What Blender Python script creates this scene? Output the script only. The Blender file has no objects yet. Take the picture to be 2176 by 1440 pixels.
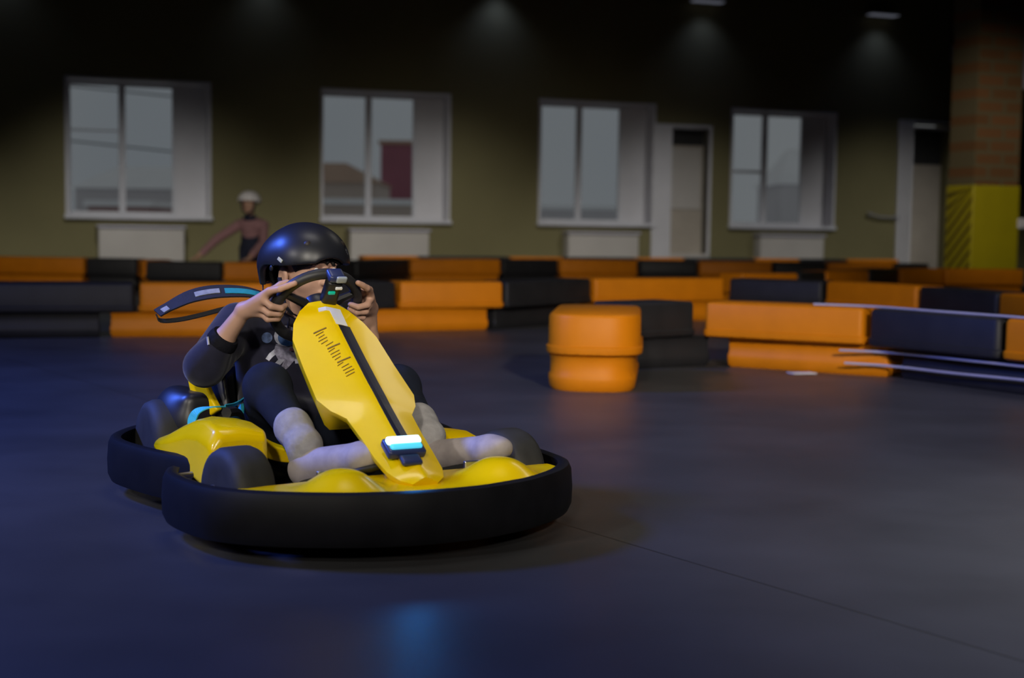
import bpy, bmesh, math, random
import numpy as np
from mathutils import Vector, Matrix
from mathutils.bvhtree import BVHTree
random.seed(7)
scn = bpy.context.scene
COL = scn.collection
R = math.radians

# ------------------------------------------------------------------ camera, world, exposure, large lights
cd = bpy.data.cameras.new('camera')
cd.lens = 50.0; cd.sensor_width = 36.0; cd.clip_end = 400
cam = bpy.data.objects.new('camera', cd); COL.objects.link(cam)
_p = math.atan(230/(50/36*2176)); _r = math.atan(.0137)
_f = Vector((0, math.cos(_p), -math.sin(_p))); _u = Vector((0, math.sin(_p), math.cos(_p))); _x = Vector((1, 0, 0))
_rt = math.cos(_r)*_x + math.sin(_r)*_u; _up = -math.sin(_r)*_x + math.cos(_r)*_u
cam.matrix_world = Matrix(((_rt.x, _up.x, -_f.x, 0), (_rt.y, _up.y, -_f.y, 0), (_rt.z, _up.z, -_f.z, .9), (0, 0, 0, 1)))
cd.dof.use_dof = True; cd.dof.focus_distance = 4.75; cd.dof.aperture_fstop = 2.0
scn.camera = cam

w = bpy.data.worlds.new('overcast_sky'); scn.world = w; w.use_nodes = True
wn = w.node_tree.nodes; wl = w.node_tree.links
bg = wn['Background']; bg.inputs[1].default_value = 1.0
tc = wn.new('ShaderNodeTexCoord'); nz = wn.new('ShaderNodeTexNoise'); nz.inputs['Scale'].default_value = 2.2
rp = wn.new('ShaderNodeValToRGB')
rp.color_ramp.elements[0].color = (.125, .135, .145, 1); rp.color_ramp.elements[0].position = .35
rp.color_ramp.elements[1].color = (.17, .17, .165, 1); rp.color_ramp.elements[1].position = .62
wl.new(tc.outputs['Generated'], nz.inputs['Vector']); wl.new(nz.outputs['Fac'], rp.inputs[0]); wl.new(rp.outputs[0], bg.inputs[0])

scn.view_settings.view_transform = 'Standard'; scn.view_settings.look = 'None'
scn.view_settings.exposure = 0.0; scn.view_settings.gamma = 1.0
scn.view_settings.use_curve_mapping = False

def area(name, loc, target, size, power, color, spread=180, size_y=None):
    l = bpy.data.lights.new(name, 'AREA'); l.energy = power; l.color = color; l.size = size
    if size_y: l.shape = 'RECTANGLE'; l.size_y = size_y
    l.spread = R(spread)
    o = bpy.data.objects.new(name, l); COL.objects.link(o); o.location = loc
    o.rotation_euler = (Vector(target)-Vector(loc)).to_track_quat('-Z', 'Y').to_euler()
    return o
def spot(name, loc, target, angle, power, color, blend=1.0, radius=.15):
    l = bpy.data.lights.new(name, 'SPOT'); l.energy = power; l.color = color; l.spot_size = R(angle); l.spot_blend = blend
    l.shadow_soft_size = radius
    o = bpy.data.objects.new(name, l); COL.objects.link(o); o.location = loc
    o.rotation_euler = (Vector(target)-Vector(loc)).to_track_quat('-Z', 'Y').to_euler()
    return o
# hall lighting: blue LED flood high on the left, white floods over the track, plus added unseen fills
area('blue_led_flood', (-7.0, 6.0, 5.6), (-2.4, 5.2, 0), 1.2, 470, (.07, .17, 1.0), 120)
spot('near_fill', (3.6, -6.5, 5.6), (1.5, 8.8, .3), 31, 7900, (1.0, .92, .80), 1.0, .3)  # unseen spot behind the camera, added to brighten near barrier and kart
spot('near_fill', (-1.5, -6.5, 5.6), (-.8, 11.8, .3), 32, 3500, (1.0, .92, .80), 1.0, .3)  # second unseen spot, added to brighten the barrier row behind the kart
spot('near_fill', (-6.5, -1.5, 5.0), (-1.0, 4.5, .25), 26, 950, (1.0, .95, .88), 1.0, .3)  # white fill added from camera-left to lift the yellow side pod
spot('right_track_flood', (3.75, 3.5, 5.8), (3.2, 3.4, 0), 54, 1950, (.95, 1.0, .97), 1.0, .4)
area('reflection_panel', (-.50, 4.85, 6.0), (-.50, 4.85, 0), 2.0, 30, (1.0, .95, .88), 150, .9)  # unseen panel added overhead to put a pale reflection on the column fairing
area('reflection_panel', (3.0, 11.2, 6.0), (3.0, 11.2, 0), 2.2, 28, (1.0, .94, .85), 150, 1.3)  # another added panel, mirrored in the right facet of the fairing
spot('left_far_fill', (-5.5, 8.0, 5.9), (-6.4, 20.5, .3), 30, 1500, (1.0, .95, .86), 1.0, .3)  # added fill, unseen: lifts the far-left barrier and lower wall
spot('pillar_fill', (4.6, 13.5, 5.9), (7.5, 22.0, 1.5), 32, 1200, (1.0, .93, .80), 1.0, .2)  # unseen spot added to brighten brick and padding
for _i, _x0 in enumerate((-11.5, -6.5, -1.5, 3.5, 8.5)):
    _y0 = 28.5+.37*_x0-5.0
    spot('far_wall_fill', (_x0+1.2, _y0-1.0, 5.8), (_x0+.3, _y0+3.2, 0), 66, 680, (1.0, .99, .95), 1.0, .3)  # added unseen spots; soft cone edges make the back wall fade upwards
for _i, _x0 in enumerate((-4.5, 0.0, 4.5)):
    spot('mid_track_flood', (_x0+.8, 9.0+.25*_x0, 5.8), (_x0, 13.0+.3*_x0, 0), 80, 30, (1.0, .93, .85), 1.0, .3)

# ------------------------------------------------------------------ materials
def mat(name, color, rough=.5, metal=0.0, spec=.5, coat=0.0, var=.08, scale=8.0, bump=0.0, emit=None, estr=0.0, sheen=0.0):
    m = bpy.data.materials.new(name); m.use_nodes = True
    nt = m.node_tree; b = nt.nodes['Principled BSDF']
    b.inputs['Roughness'].default_value = rough; b.inputs['Metallic'].default_value = metal
    b.inputs['Specular IOR Level'].default_value = spec; b.inputs['Coat Weight'].default_value = coat
    b.inputs['Coat Roughness'].default_value = .06; b.inputs['Sheen Weight'].default_value = sheen
    b.inputs['Base Color'].default_value = (*color, 1)
    t = nt.nodes.new('ShaderNodeTexCoord'); n = nt.nodes.new('ShaderNodeTexNoise'); n.inputs['Scale'].default_value = scale; n.inputs['Detail'].default_value = 4
    nt.links.new(t.outputs['Object'], n.inputs['Vector'])
    if var > 0:
        r = nt.nodes.new('ShaderNodeValToRGB')
        r.color_ramp.elements[0].color = (*[max(0, c*(1-var)) for c in color], 1); r.color_ramp.elements[0].position = .3
        r.color_ramp.elements[1].color = (*[min(1, c*(1+var)) for c in color], 1); r.color_ramp.elements[1].position = .7
        nt.links.new(n.outputs['Fac'], r.inputs[0]); nt.links.new(r.outputs[0], b.inputs['Base Color'])
    if bump > 0:
        bp = nt.nodes.new('ShaderNodeBump'); bp.inputs['Strength'].default_value = bump; bp.inputs['Distance'].default_value = .01
        nt.links.new(n.outputs['Fac'], bp.inputs['Height']); nt.links.new(bp.outputs[0], b.inputs['Normal'])
    if emit:
        b.inputs['Emission Color'].default_value = (*emit, 1); b.inputs['Emission Strength'].default_value = estr
    return m

M = dict(
    yellow=mat('yellow_plastic', (.84, .57, .001), .24, spec=.25, coat=.18, var=.03),
    orange=mat('orange_polyethylene', (.47, .145, .002), .50, spec=.15, var=.06, scale=5, bump=.02),
    blackpoly=mat('black_polyethylene', (.013, .013, .015), .55, spec=.25, var=.15, scale=6),
    bumper=mat('bumper_rubber', (.0055, .0055, .007), .55, spec=.16, var=.2, scale=12),
    tyre=mat('tyre_rubber', (.018, .018, .018), .7, var=.2, scale=20, bump=.05),
    black=mat('black_plastic', (.012, .012, .014), .4, var=.1),
    grip=mat('grip_rubber', (.02, .02, .022), .5, var=.15, scale=30, bump=.1),
    steel=mat('brushed_steel', (.5, .5, .55), .3, metal=1.0, var=.1, scale=30),
    stripe=mat('black_decal', (.008, .009, .02), .35, var=.0),
    white=mat('white_decal', (.75, .75, .75), .4, var=.03),
    ink=mat('dark_ink', (.20, .11, .004), .5, var=.2, scale=60),
    skin=mat('skin', (.47, .28, .20), .5, spec=.35, var=.07, scale=14, bump=.02),
    hair=mat('dark_hair', (.014, .010, .007), .6, var=.3, scale=40, bump=.4),
    hoodie=mat('dark_navy_fleece', (.018, .018, .034), .9, spec=.1, var=.15, scale=25, bump=.12, sheen=.2),
    cuff=mat('ribbed_cuff', (.010, .010, .014), .9, spec=.1, var=.2, scale=60, bump=.3),
    trousers=mat('black_cotton', (.010, .013, .024), .85, spec=.15, var=.2, scale=20, bump=.15),
    sock=mat('pale_knit', (.30, .29, .29), .85, spec=.1, var=.12, scale=40, bump=.3),
    shoe=mat('pale_shoe_canvas', (.33, .29, .28), .7, var=.15, scale=25),
    sole=mat('dark_sole', (.02, .02, .02), .7),
    helmet=mat('satin_black_shell', (.012, .013, .018), .38, spec=.4, var=.05),
    foam=mat('black_foam', (.008, .008, .008), .95, spec=.1),
    teal=mat('teal_webbing', (.01, .25, .32), .7, var=.1, scale=60, bump=.2),
    cyan=mat('cyan_webbing', (.05, .50, .68), .6, var=.08, scale=60, bump=.2),
    webbing=mat('black_webbing', (.010, .010, .014), .8, var=.15, scale=60, bump=.2),
    greyweb=mat('grey_webbing_print', (.25, .27, .30), .7, var=.2, scale=60),
    led=mat('headlight_lens', (.8, .95, 1), .3, var=0, emit=(.45, .90, 1.0), estr=2.2),
    led2=mat('headlight_lower_lens', (.1, .6, .8), .3, var=0, emit=(.06, .55, .85), estr=.75),
    green=mat('green_indicator', (.0, .3, .2), .4, var=0, emit=(.0, .16, .10), estr=1.0),
    button=mat('pale_button', (.42, .45, .40), .4, var=.05),
    dispcap=mat('display_screen', (.30, .34, .38), .25, var=.1, scale=40),
    bluecap=mat('dark_blue_plastic', (.02, .03, .10), .35, var=.1),
    wall=mat('olive_paint', (.20, .178, .088), .8, spec=.2, var=.07, scale=.7),
    ceil=mat('dark_ceiling_paint', (.02, .02, .022), .9, var=.1, scale=1),
    white_paint=mat('white_paint', (.62, .61, .64), .5, var=.04, scale=2),
    cream=mat('cream_enamel', (.50, .47, .44), .45, var=.04, scale=2),
    lavender=mat('pale_lid_paint', (.48, .47, .58), .4, var=.03, scale=2),
    upvc=mat('white_upvc', (.60, .60, .64), .35, var=.03, scale=3),
    door=mat('beige_door_panel', (.42, .37, .31), .5, var=.08, scale=2),
    dark=mat('dark_void_board', (.03, .03, .03), .8, var=.1),
    yellowpad=mat('yellow_pad', (.40, .33, .003), .55, var=.05, scale=3),
    blackpad=mat('dark_stripe_paint', (.10, .07, .004), .6, var=.1, scale=5),
    snow=mat('snow', (.85, .86, .88), .8, var=.04, scale=.6),
    redbrick=mat('maroon_facade', (.34, .12, .16), .8, var=.08, scale=.5),
    beigehouse=mat('beige_facade', (.55, .46, .40), .8, var=.06, scale=.5),
    roofbrown=mat('brown_roof', (.42, .28, .20), .8, var=.1, scale=.5),
    greyhouse=mat('grey_facade', (.62, .60, .62), .8, var=.05, scale=.4),
    redhouse=mat('brown_red_facade', (.36, .22, .21), .8, var=.08, scale=.5),
    lampbody=mat('grey_lamp_body', (.25, .25, .28), .5),
    lampglass=mat('lamp_diffuser', (.8, .8, .85), .4, var=0, emit=(.75, .8, 1.0), estr=.09),
    pink=mat('dusty_pink_fabric', (.30, .16, .17), .9, var=.12, scale=20),
    navy=mat('navy_fabric', (.015, .018, .04), .9, var=.15, scale=20),
    whitehelm=mat('pale_helmet_shell', (.80, .78, .80), .35, var=.04),
    paper=mat('white_paper', (.5, .5, .52), .8),
    cable=mat('pale_cable', (.30, .29, .36), .5),
    vis=mat('print_visor_blue', (.010, .05, .16), .5, var=.5, scale=45),
    suit=mat('print_suit_grey', (.26, .25, .34), .7, var=.55, scale=75),
    suitw=mat('print_white', (.42, .43, .52), .7, var=.3, scale=50),
    moon=mat('print_moon_blue', (.15, .22, .42), .7, var=.6, scale=60),
    suitred=mat('print_dark_red', (.22, .09, .12), .7, var=.2, scale=60),
)
# asphalt floor with one saw-cut joint
def floor_material():
    m = mat('sealed_asphalt', (.040, .040, .042), .5, spec=.32, var=.22, scale=1.4)
    nt = m.node_tree; b = nt.nodes['Principled BSDF']; L = nt.links
    t = nt.nodes.new('ShaderNodeTexCoord')
    n2 = nt.nodes.new('ShaderNodeTexNoise'); n2.inputs['Scale'].default_value = 90; n2.inputs['Detail'].default_value = 3
    L.new(t.outputs['Object'], n2.inputs['Vector'])
    bp = nt.nodes.new('ShaderNodeBump'); bp.inputs['Strength'].default_value = .10; bp.inputs['Distance'].default_value = .004
    L.new(n2.outputs['Fac'], bp.inputs['Height']); L.new(bp.outputs[0], b.inputs['Normal'])
    n3 = nt.nodes.new('ShaderNodeTexNoise'); n3.inputs['Scale'].default_value = .8
    L.new(t.outputs['Object'], n3.inputs['Vector'])
    mr = nt.nodes.new('ShaderNodeMapRange'); mr.inputs[3].default_value = .36; mr.inputs[4].default_value = .52
    L.new(n3.outputs['Fac'], mr.inputs[0]); L.new(mr.outputs[0], b.inputs['Roughness'])
    a = Vector((.8106, 3.393, 0)); c = Vector((1.1004, 2.971, 0)); d = (c-a).normalized(); nn = Vector((-d.y, d.x, 0)); k = nn.dot(a)
    dp = nt.nodes.new('ShaderNodeVectorMath'); dp.operation = 'DOT_PRODUCT'; dp.inputs[1].default_value = nn
    L.new(t.outputs['Object'], dp.inputs[0])
    sb = nt.nodes.new('ShaderNodeMath'); sb.operation = 'SUBTRACT'; sb.inputs[1].default_value = k; L.new(dp.outputs['Value'], sb.inputs[0])
    ab = nt.nodes.new('ShaderNodeMath'); ab.operation = 'ABSOLUTE'; L.new(sb.outputs[0], ab.inputs[0])
    lt = nt.nodes.new('ShaderNodeMath'); lt.operation = 'LESS_THAN'; lt.inputs[1].default_value = .0028; L.new(ab.outputs[0], lt.inputs[0])
    mx = nt.nodes.new('ShaderNodeMix'); mx.data_type = 'RGBA'
    src = [l for l in nt.links if l.to_socket == b.inputs['Base Color']][0].from_socket
    L.new(src, mx.inputs[6]); mx.inputs[7].default_value = (.008, .008, .008, 1); L.new(lt.outputs[0], mx.inputs[0]); L.new(mx.outputs[2], b.inputs['Base Color'])
    return m
M['floor'] = floor_material()
def brick_material():
    m = mat('pillar_brick', (.2, .08, .04), .85, var=0)
    nt = m.node_tree; b = nt.nodes['Principled BSDF']
    t = nt.nodes.new('ShaderNodeTexCoord'); mp = nt.nodes.new('ShaderNodeMapping'); mp.inputs['Rotation'].default_value = (R(90), 0, 0)
    br = nt.nodes.new('ShaderNodeTexBrick'); br.inputs['Scale'].default_value = 1.0
    br.inputs['Color1'].default_value = (.20, .085, .028, 1); br.inputs['Color2'].default_value = (.15, .07, .022, 1); br.inputs['Mortar'].default_value = (.14, .11, .055, 1)
    br.inputs['Brick Width'].default_value = .52; br.inputs['Row Height'].default_value = .2; br.inputs['Mortar Size'].default_value = .036; br.inputs['Mortar Smooth'].default_value = .4
    nt.links.new(t.outputs['Object'], mp.inputs[0]); nt.links.new(mp.outputs[0], br.inputs['Vector']); nt.links.new(br.outputs['Color'], b.inputs['Base Color'])
    return m
M['brick'] = brick_material()
def glass_material():
    m = bpy.data.materials.new('window_glass'); m.use_nodes = True; nt = m.node_tree; nt.nodes.clear()
    o = nt.nodes.new('ShaderNodeOutputMaterial'); mx = nt.nodes.new('ShaderNodeMixShader'); tr = nt.nodes.new('ShaderNodeBsdfTransparent'); gl = nt.nodes.new('ShaderNodeBsdfGlossy')
    tr.inputs[0].default_value = (.94, .96, .97, 1); gl.inputs['Roughness'].default_value = .03
    fr = nt.nodes.new('ShaderNodeFresnel'); fr.inputs[0].default_value = 1.18
    nt.links.new(fr.outputs[0], mx.inputs[0]); nt.links.new(tr.outputs[0], mx.inputs[1]); nt.links.new(gl.outputs[0], mx.inputs[2]); nt.links.new(mx.outputs[0], o.inputs[0])
    return m
M['glass'] = glass_material()

# ------------------------------------------------------------------ object helpers
def tag(o, label=None, cat=None, group=None, kind=None):
    if label: o['label'] = label
    if cat: o['category'] = cat
    if group: o['group'] = group
    if kind: o['kind'] = kind
    return o
def empty(name, loc=(0, 0, 0), rz=0.0):
    o = bpy.data.objects.new(name, None); COL.objects.link(o); o.empty_display_size = .1
    o.location = loc; o.rotation_euler = (0, 0, rz)
    return o
def mesh_obj(name, verts, faces, mats, parent=None, smooth=True, fmat=None, loc=None, rz=None):
    me = bpy.data.meshes.new(name)
    me.from_pydata([tuple(map(float, v)) for v in verts], [], [tuple(int(i) for i in f) for f in faces])
    for mm in (mats if isinstance(mats, (list, tuple)) else [mats]): me.materials.append(mm)
    if fmat is not None: me.polygons.foreach_set('material_index', fmat)
    bm = bmesh.new(); bm.from_mesh(me); bmesh.ops.recalc_face_normals(bm, faces=bm.faces); bm.to_mesh(me); bm.free()
    me.polygons.foreach_set('use_smooth', [smooth]*len(me.polygons)); me.update()
    o = bpy.data.objects.new(name, me); COL.objects.link(o)
    if parent: o.parent = parent
    if loc is not None: o.location = loc
    if rz is not None: o.rotation_euler = (0, 0, rz)
    return o
class MB:
    """collects shapes for ONE mesh"""
    def __init__(s): s.v = []; s.f = []; s.m = []
    def add(s, v, f, mi=0):
        n = len(s.v); s.v += [tuple(x) for x in v]; s.f += [tuple(i+n for i in q) for q in f]; s.m += [mi]*len(f); return s
    def box(s, lo, hi, bev=0.0, mi=0, mtx=None):
        bm = bmesh.new(); bmesh.ops.create_cube(bm, size=1.0)
        lo = Vector(lo); hi = Vector(hi); c = (lo+hi)/2; d = hi-lo
        for v in bm.verts: v.co = Vector((c.x+v.co.x*d.x, c.y+v.co.y*d.y, c.z+v.co.z*d.z))
        if bev > 0: bmesh.ops.bevel(bm, geom=list(bm.edges), offset=bev, segments=3, profile=.6, affect='EDGES')
        if mtx is not None: bmesh.ops.transform(bm, matrix=mtx, verts=bm.verts)
        bm.verts.index_update()
        s.add([v.co[:] for v in bm.verts], [[v.index for v in f.verts] for f in bm.faces], mi); bm.free(); return s
    def tube(s, pts, rad, n=10, mi=0, closed=False):
        pts = [Vector(p) for p in pts]; N = len(pts)
        rads = rad if isinstance(rad, (list, tuple)) else [rad]*N
        V = []; F = []; prev = None
        for i, p in enumerate(pts):
            if closed: t = pts[(i+1) % N]-pts[i-1]
            else: t = pts[min(i+1, N-1)]-pts[max(i-1, 0)]
            t.normalize()
            if prev is None:
                a = Vector((0, 0, 1)) if abs(t.z) < .9 else Vector((1, 0, 0)); u = t.cross(a).normalized()
            else: u = (prev-t*prev.dot(t)).normalized()
            prev = u; q = t.cross(u)
            for k in range(n):
                an = 2*math.pi*k/n; V.append(p+(u*math.cos(an)+q*math.sin(an))*rads[i])
        for i in range(N if closed else N-1):
            for k in range(n):
                a = i*n+k; b = i*n+(k+1) % n; j = (i+1) % N; F.append((a, b, j*n+(k+1) % n, j*n+k))
        if not closed: F.append(tuple(range(n))); F.append(tuple((N-1)*n+k for k in range(n)))
        return s.add(V, F, mi)
    def lathe(s, prof, centre, axis, n=32, mi=0):
        ax = Vector(axis).normalized(); a = Vector((0, 0, 1)) if abs(ax.z) < .9 else Vector((1, 0, 0))
        u = ax.cross(a).normalized(); q = ax.cross(u); c = Vector(centre); V = []; F = []
        for (r, h) in prof:
            for k in range(n):
                an = 2*math.pi*k/n; V.append(c+ax*h+(u*math.cos(an)+q*math.sin(an))*r)
        for i in range(len(prof)-1):
            for k in range(n): F.append((i*n+k, i*n+(k+1) % n, (i+1)*n+(k+1) % n, (i+1)*n+k))
        F.append(tuple(range(n))); F.append(tuple((len(prof)-1)*n+k for k in range(n)))
        return s.add(V, F, mi)
    def ribbon(s, pts, width_dirs, widths, th=.003, mis=None):
        """flat strap: centre line pts, width direction per point, thickness th"""
        pts = [Vector(p) for p in pts]; N = len(pts); V = []; F = []; mm = []
        for i, p in enumerate(pts):
            t = (pts[min(i+1, N-1)]-pts[max(i-1, 0)]).normalized(); wd = Vector(width_dirs[i]); wd = (wd-t*wd.dot(t)).normalized(); nn = t.cross(wd)
            h = widths[i]/2
            V += [p+wd*h+nn*th/2, p-wd*h+nn*th/2, p-wd*h-nn*th/2, p+wd*h-nn*th/2]
        for i in range(N-1):
            for k in range(4): F.append((i*4+k, i*4+(k+1) % 4, i*4+4+(k+1) % 4, i*4+4+k)); mm.append(mis[i] if mis else 0)
        F.append((0, 1, 2, 3)); F.append(tuple((N-1)*4+k for k in range(4))); mm += [0, 0]
        n = len(s.v); s.v += [tuple(x) for x in V]; s.f += [tuple(i+n for i in q) for q in F]; s.m += mm
        return s
    def build(s, name, mats, parent=None, smooth=True, loc=None, rz=None):
        o = mesh_obj(name, s.v, s.f, mats, parent, smooth, s.m, loc, rz)
        if smooth:
            try: o.data.set_sharp_from_angle(angle=R(40))
            except Exception: pass
        return o
def spline(pts, n):
    """Catmull-Rom through pts, n samples per span"""
    P = [Vector(p) for p in pts]; P = [P[0]*2-P[1]]+P+[P[-1]*2-P[-2]]; out = []
    for i in range(1, len(P)-2):
        for k in range(n):
            t = k/n
            out.append(.5*((2*P[i])+(-P[i-1]+P[i+1])*t+(2*P[i-1]-5*P[i]+4*P[i+1]-P[i+2])*t*t+(-P[i-1]+3*P[i]-3*P[i+1]+P[i+2])*t**3))
    out.append(P[-2].copy()); return out

# ------------------------------------------------------------------ signed-distance modelling (surface nets)
class SDF:
    def __init__(s, lo, hi, h):
        s.lo = np.array(lo, float); s.h = h; n = np.ceil((np.array(hi)-s.lo)/h).astype(int)+1
        s.ax = [(s.lo[i]+h*np.arange(n[i])).astype(np.float32) for i in range(3)]; s.D = np.ones(n, np.float32)
    def _sl(s, lo, hi):
        sl = []
        for i in range(3):
            a = max(0, int(math.floor((lo[i]-s.lo[i])/s.h))); b = min(len(s.ax[i]), int(math.ceil((hi[i]-s.lo[i])/s.h))+1); sl.append(slice(a, max(a, b)))
        return tuple(sl)
    def _op(s, fn, lo, hi, k, op):
        pad = .025+k; sl = s._sl(np.array(lo)-pad, np.array(hi)+pad)
        X = s.ax[0][sl[0]][:, None, None]; Y = s.ax[1][sl[1]][None, :, None]; Z = s.ax[2][sl[2]][None, None, :]
        if 0 in (X.size, Y.size, Z.size): return s
        d = fn(X, Y, Z).astype(np.float32); A = s.D[sl]
        if op == 'u':
            if k > 0: hh = np.maximum(k-np.abs(A-d), 0)/k; s.D[sl] = np.minimum(A, d)-hh*hh*k*.25
            else: s.D[sl] = np.minimum(A, d)
        else:
            d = -d
            if k > 0: hh = np.maximum(k-np.abs(A-d), 0)/k; s.D[sl] = np.maximum(A, d)+hh*hh*k*.25
            else: s.D[sl] = np.maximum(A, d)
        return s
    def cone(s, a, b, ra, rb, k=.01, op='u'):
        a = np.array(a, float); b = np.array(b, float); ba = b-a; l2 = float(ba@ba)+1e-12; m = max(ra, rb)
        def fn(X, Y, Z):
            t = np.clip(((X-a[0])*ba[0]+(Y-a[1])*ba[1]+(Z-a[2])*ba[2])/l2, 0, 1)
            return np.sqrt((X-a[0]-t*ba[0])**2+(Y-a[1]-t*ba[1])**2+(Z-a[2]-t*ba[2])**2)-(ra+(rb-ra)*t)
        return s._op(fn, np.minimum(a, b)-m, np.maximum(a, b)+m, k, op)
    def chain(s, pts, rads, k=.01):
        for i in range(len(pts)-1): s.cone(pts[i], pts[i+1], rads[i], rads[i+1], k)
        return s
    def ell(s, c, r, k=.01, op='u', B=None):
        c = np.array(c, float); r = np.array(r, float); B = np.eye(3) if B is None else np.array(B, float); m = max(r)
        def fn(X, Y, Z):
            q = [((X-c[0])*B[i][0]+(Y-c[1])*B[i][1]+(Z-c[2])*B[i][2]) for i in range(3)]
            k0 = np.sqrt(sum((q[i]/r[i])**2 for i in range(3))); k1 = np.sqrt(sum((q[i]/r[i]**2)**2 for i in range(3)))+1e-9
            return k0*(k0-1)/k1
        return s._op(fn, c-m, c+m, k, op)
    def box(s, c, hf, rad=.005, k=.0, op='u', B=None):
        c = np.array(c, float); hf = np.array(hf, float)-rad; B = np.eye(3) if B is None else np.array(B, float); m = float(np.linalg.norm(hf))+rad
        def fn(X, Y, Z):
            q = [np.abs((X-c[0])*B[i][0]+(Y-c[1])*B[i][1]+(Z-c[2])*B[i][2])-hf[i] for i in range(3)]
            return np.sqrt(sum(np.maximum(x, 0)**2 for x in q))+np.minimum(np.maximum(np.maximum(q[0], q[1]), q[2]), 0)-rad
        return s._op(fn, c-m, c+m, k, op)
    def keep(s, pt, n, k=.0):
        """keep the half space (p-pt).n < 0"""
        pt = np.array(pt, float); n = np.array(n, float)/np.linalg.norm(n)
        d = ((s.ax[0]-pt[0])*n[0])[:, None, None]+((s.ax[1]-pt[1])*n[1])[None, :, None]+((s.ax[2]-pt[2])*n[2])[None, None, :]
        s.D = np.maximum(s.D, d.astype(np.float32)); return s
    def mesh(s, relax=2):
        D = s.D; I = D < 0
        D[0], D[-1], D[:, 0], D[:, -1], D[:, :, 0], D[:, :, -1] = 1, 1, 1, 1, 1, 1
        I = D < 0
        c = [(i, j, k) for i in (0, 1) for j in (0, 1) for k in (0, 1)]
        n = np.array(D.shape)
        cnt = np.zeros(n-1, np.uint8)
        for (i, j, k) in c: cnt += I[i:n[0]-1+i, j:n[1]-1+j, k:n[2]-1+k]
        act = np.argwhere((cnt > 0) & (cnt < 8)); idx = -np.ones(n-1, np.int32); idx[tuple(act.T)] = np.arange(len(act))
        val = np.stack([D[act[:, 0]+i, act[:, 1]+j, act[:, 2]+k] for (i, j, k) in c], 1)
        cc = np.array(c, float); P = np.zeros((len(act), 3)); W = np.zeros(len(act))
        for a in range(8):
            for b in range(a+1, 8):
                if np.abs(cc[a]-cc[b]).sum() == 1:
                    m = (val[:, a] < 0) != (val[:, b] < 0); t = val[m, a]/(val[m, a]-val[m, b]); P[m] += cc[a]+t[:, None]*(cc[b]-cc[a]); W[m] += 1
        V = s.lo+s.h*(act+P/W[:, None]); F = []
        for ax in range(3):
            o1, o2 = [q for q in range(3) if q != ax]
            sl0 = [slice(1, n[q]-1) for q in range(3)]; sl1 = list(sl0); sl0[ax] = slice(0, n[ax]-1); sl1[ax] = slice(1, n[ax])
            e = np.argwhere(I[tuple(sl0)] != I[tuple(sl1)]); off = np.array([1, 1, 1]); off[ax] = 0; e = e+off
            def cell(d1, d2):
                q = e.copy(); q[:, o1] += d1; q[:, o2] += d2; return idx[q[:, 0], q[:, 1], q[:, 2]]
            F.append(np.stack([cell(-1, -1), cell(0, -1), cell(0, 0), cell(-1, 0)], 1))
        F = np.concatenate(F); F = F[(F >= 0).all(1)]
        for _ in range(relax):
            acc = np.zeros_like(V); num = np.zeros(len(V))
            for q in range(4):
                a = F[:, q]; b = F[:, (q+1) % 4]
                np.add.at(acc, a, V[b]); np.add.at(acc, b, V[a]); np.add.at(num, a, 1); np.add.at(num, b, 1)
            V = V*.5+.5*acc/np.maximum(num, 1)[:, None]
        return V, F
    def build(s, name, m, parent=None, relax=2, fmatfn=None, mats=None):
        V, F = s.mesh(relax); me = bpy.data.meshes.new(name)
        me.vertices.add(len(V)); me.vertices.foreach_set('co', V.ravel())
        me.loops.add(F.size); me.loops.foreach_set('vertex_index', F.ravel().astype(np.int32))
        me.polygons.add(len(F)); me.polygons.foreach_set('loop_start', np.arange(0, F.size, 4, dtype=np.int32))
        me.update(calc_edges=True); me.validate()
        for mm in (mats or [m]): me.materials.append(mm)
        bm = bmesh.new(); bm.from_mesh(me); bmesh.ops.recalc_face_normals(bm, faces=bm.faces); bm.to_mesh(me); bm.free()
        if fmatfn is not None:
            cen = np.zeros(len(me.polygons)*3); me.polygons.foreach_get('center', cen); me.polygons.foreach_set('material_index', fmatfn(cen.reshape(-1, 3)).astype(np.int32))
        me.polygons.foreach_set('use_smooth', [True]*len(me.polygons)); me.update()
        o = bpy.data.objects.new(name, me); COL.objects.link(o)
        if parent: o.parent = parent
        return o

# ================================================================== the hall
TILT = math.atan(.37); WO = Vector((0, 28.5, 0))       # back wall: line through WO turned by TILT
def wallpt(u, z, out=0.0):
    return WO+Vector((math.cos(TILT), math.sin(TILT), 0))*u+Vector((math.sin(TILT), -math.cos(TILT), 0))*out+Vector((0, 0, z))
def wobj(mb, name, mats, parent=None, smooth=False):      # mesh in wall space: x along the wall, y into the wall, z up
    return mb.build(name, mats, parent, smooth, loc=None if parent else WO, rz=None if parent else TILT)
HC = 6.4
def yw(x): return 28.5+.37*x
fl = [(-16, -9), (18, -9), (18, yw(18)+.3), (-16, yw(-16)+.3)]
tag(MB().add([(x, y, 0) for x, y in fl]+[(x, y, -.2) for x, y in fl], [(0, 1, 2, 3), (7, 6, 5, 4), (0, 4, 5, 1), (1, 5, 6, 2), (2, 6, 7, 3), (3, 7, 4, 0)]).build('floor', M['floor'], None, False), kind='structure')
tag(MB().add([(x, y, HC) for x, y in fl]+[(x, y, HC+.2) for x, y in fl], [(0, 1, 2, 3), (7, 6, 5, 4), (0, 4, 5, 1), (1, 5, 6, 2), (2, 6, 7, 3), (3, 7, 4, 0)]).build('ceiling', M['ceil'], None, False), kind='structure')
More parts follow.
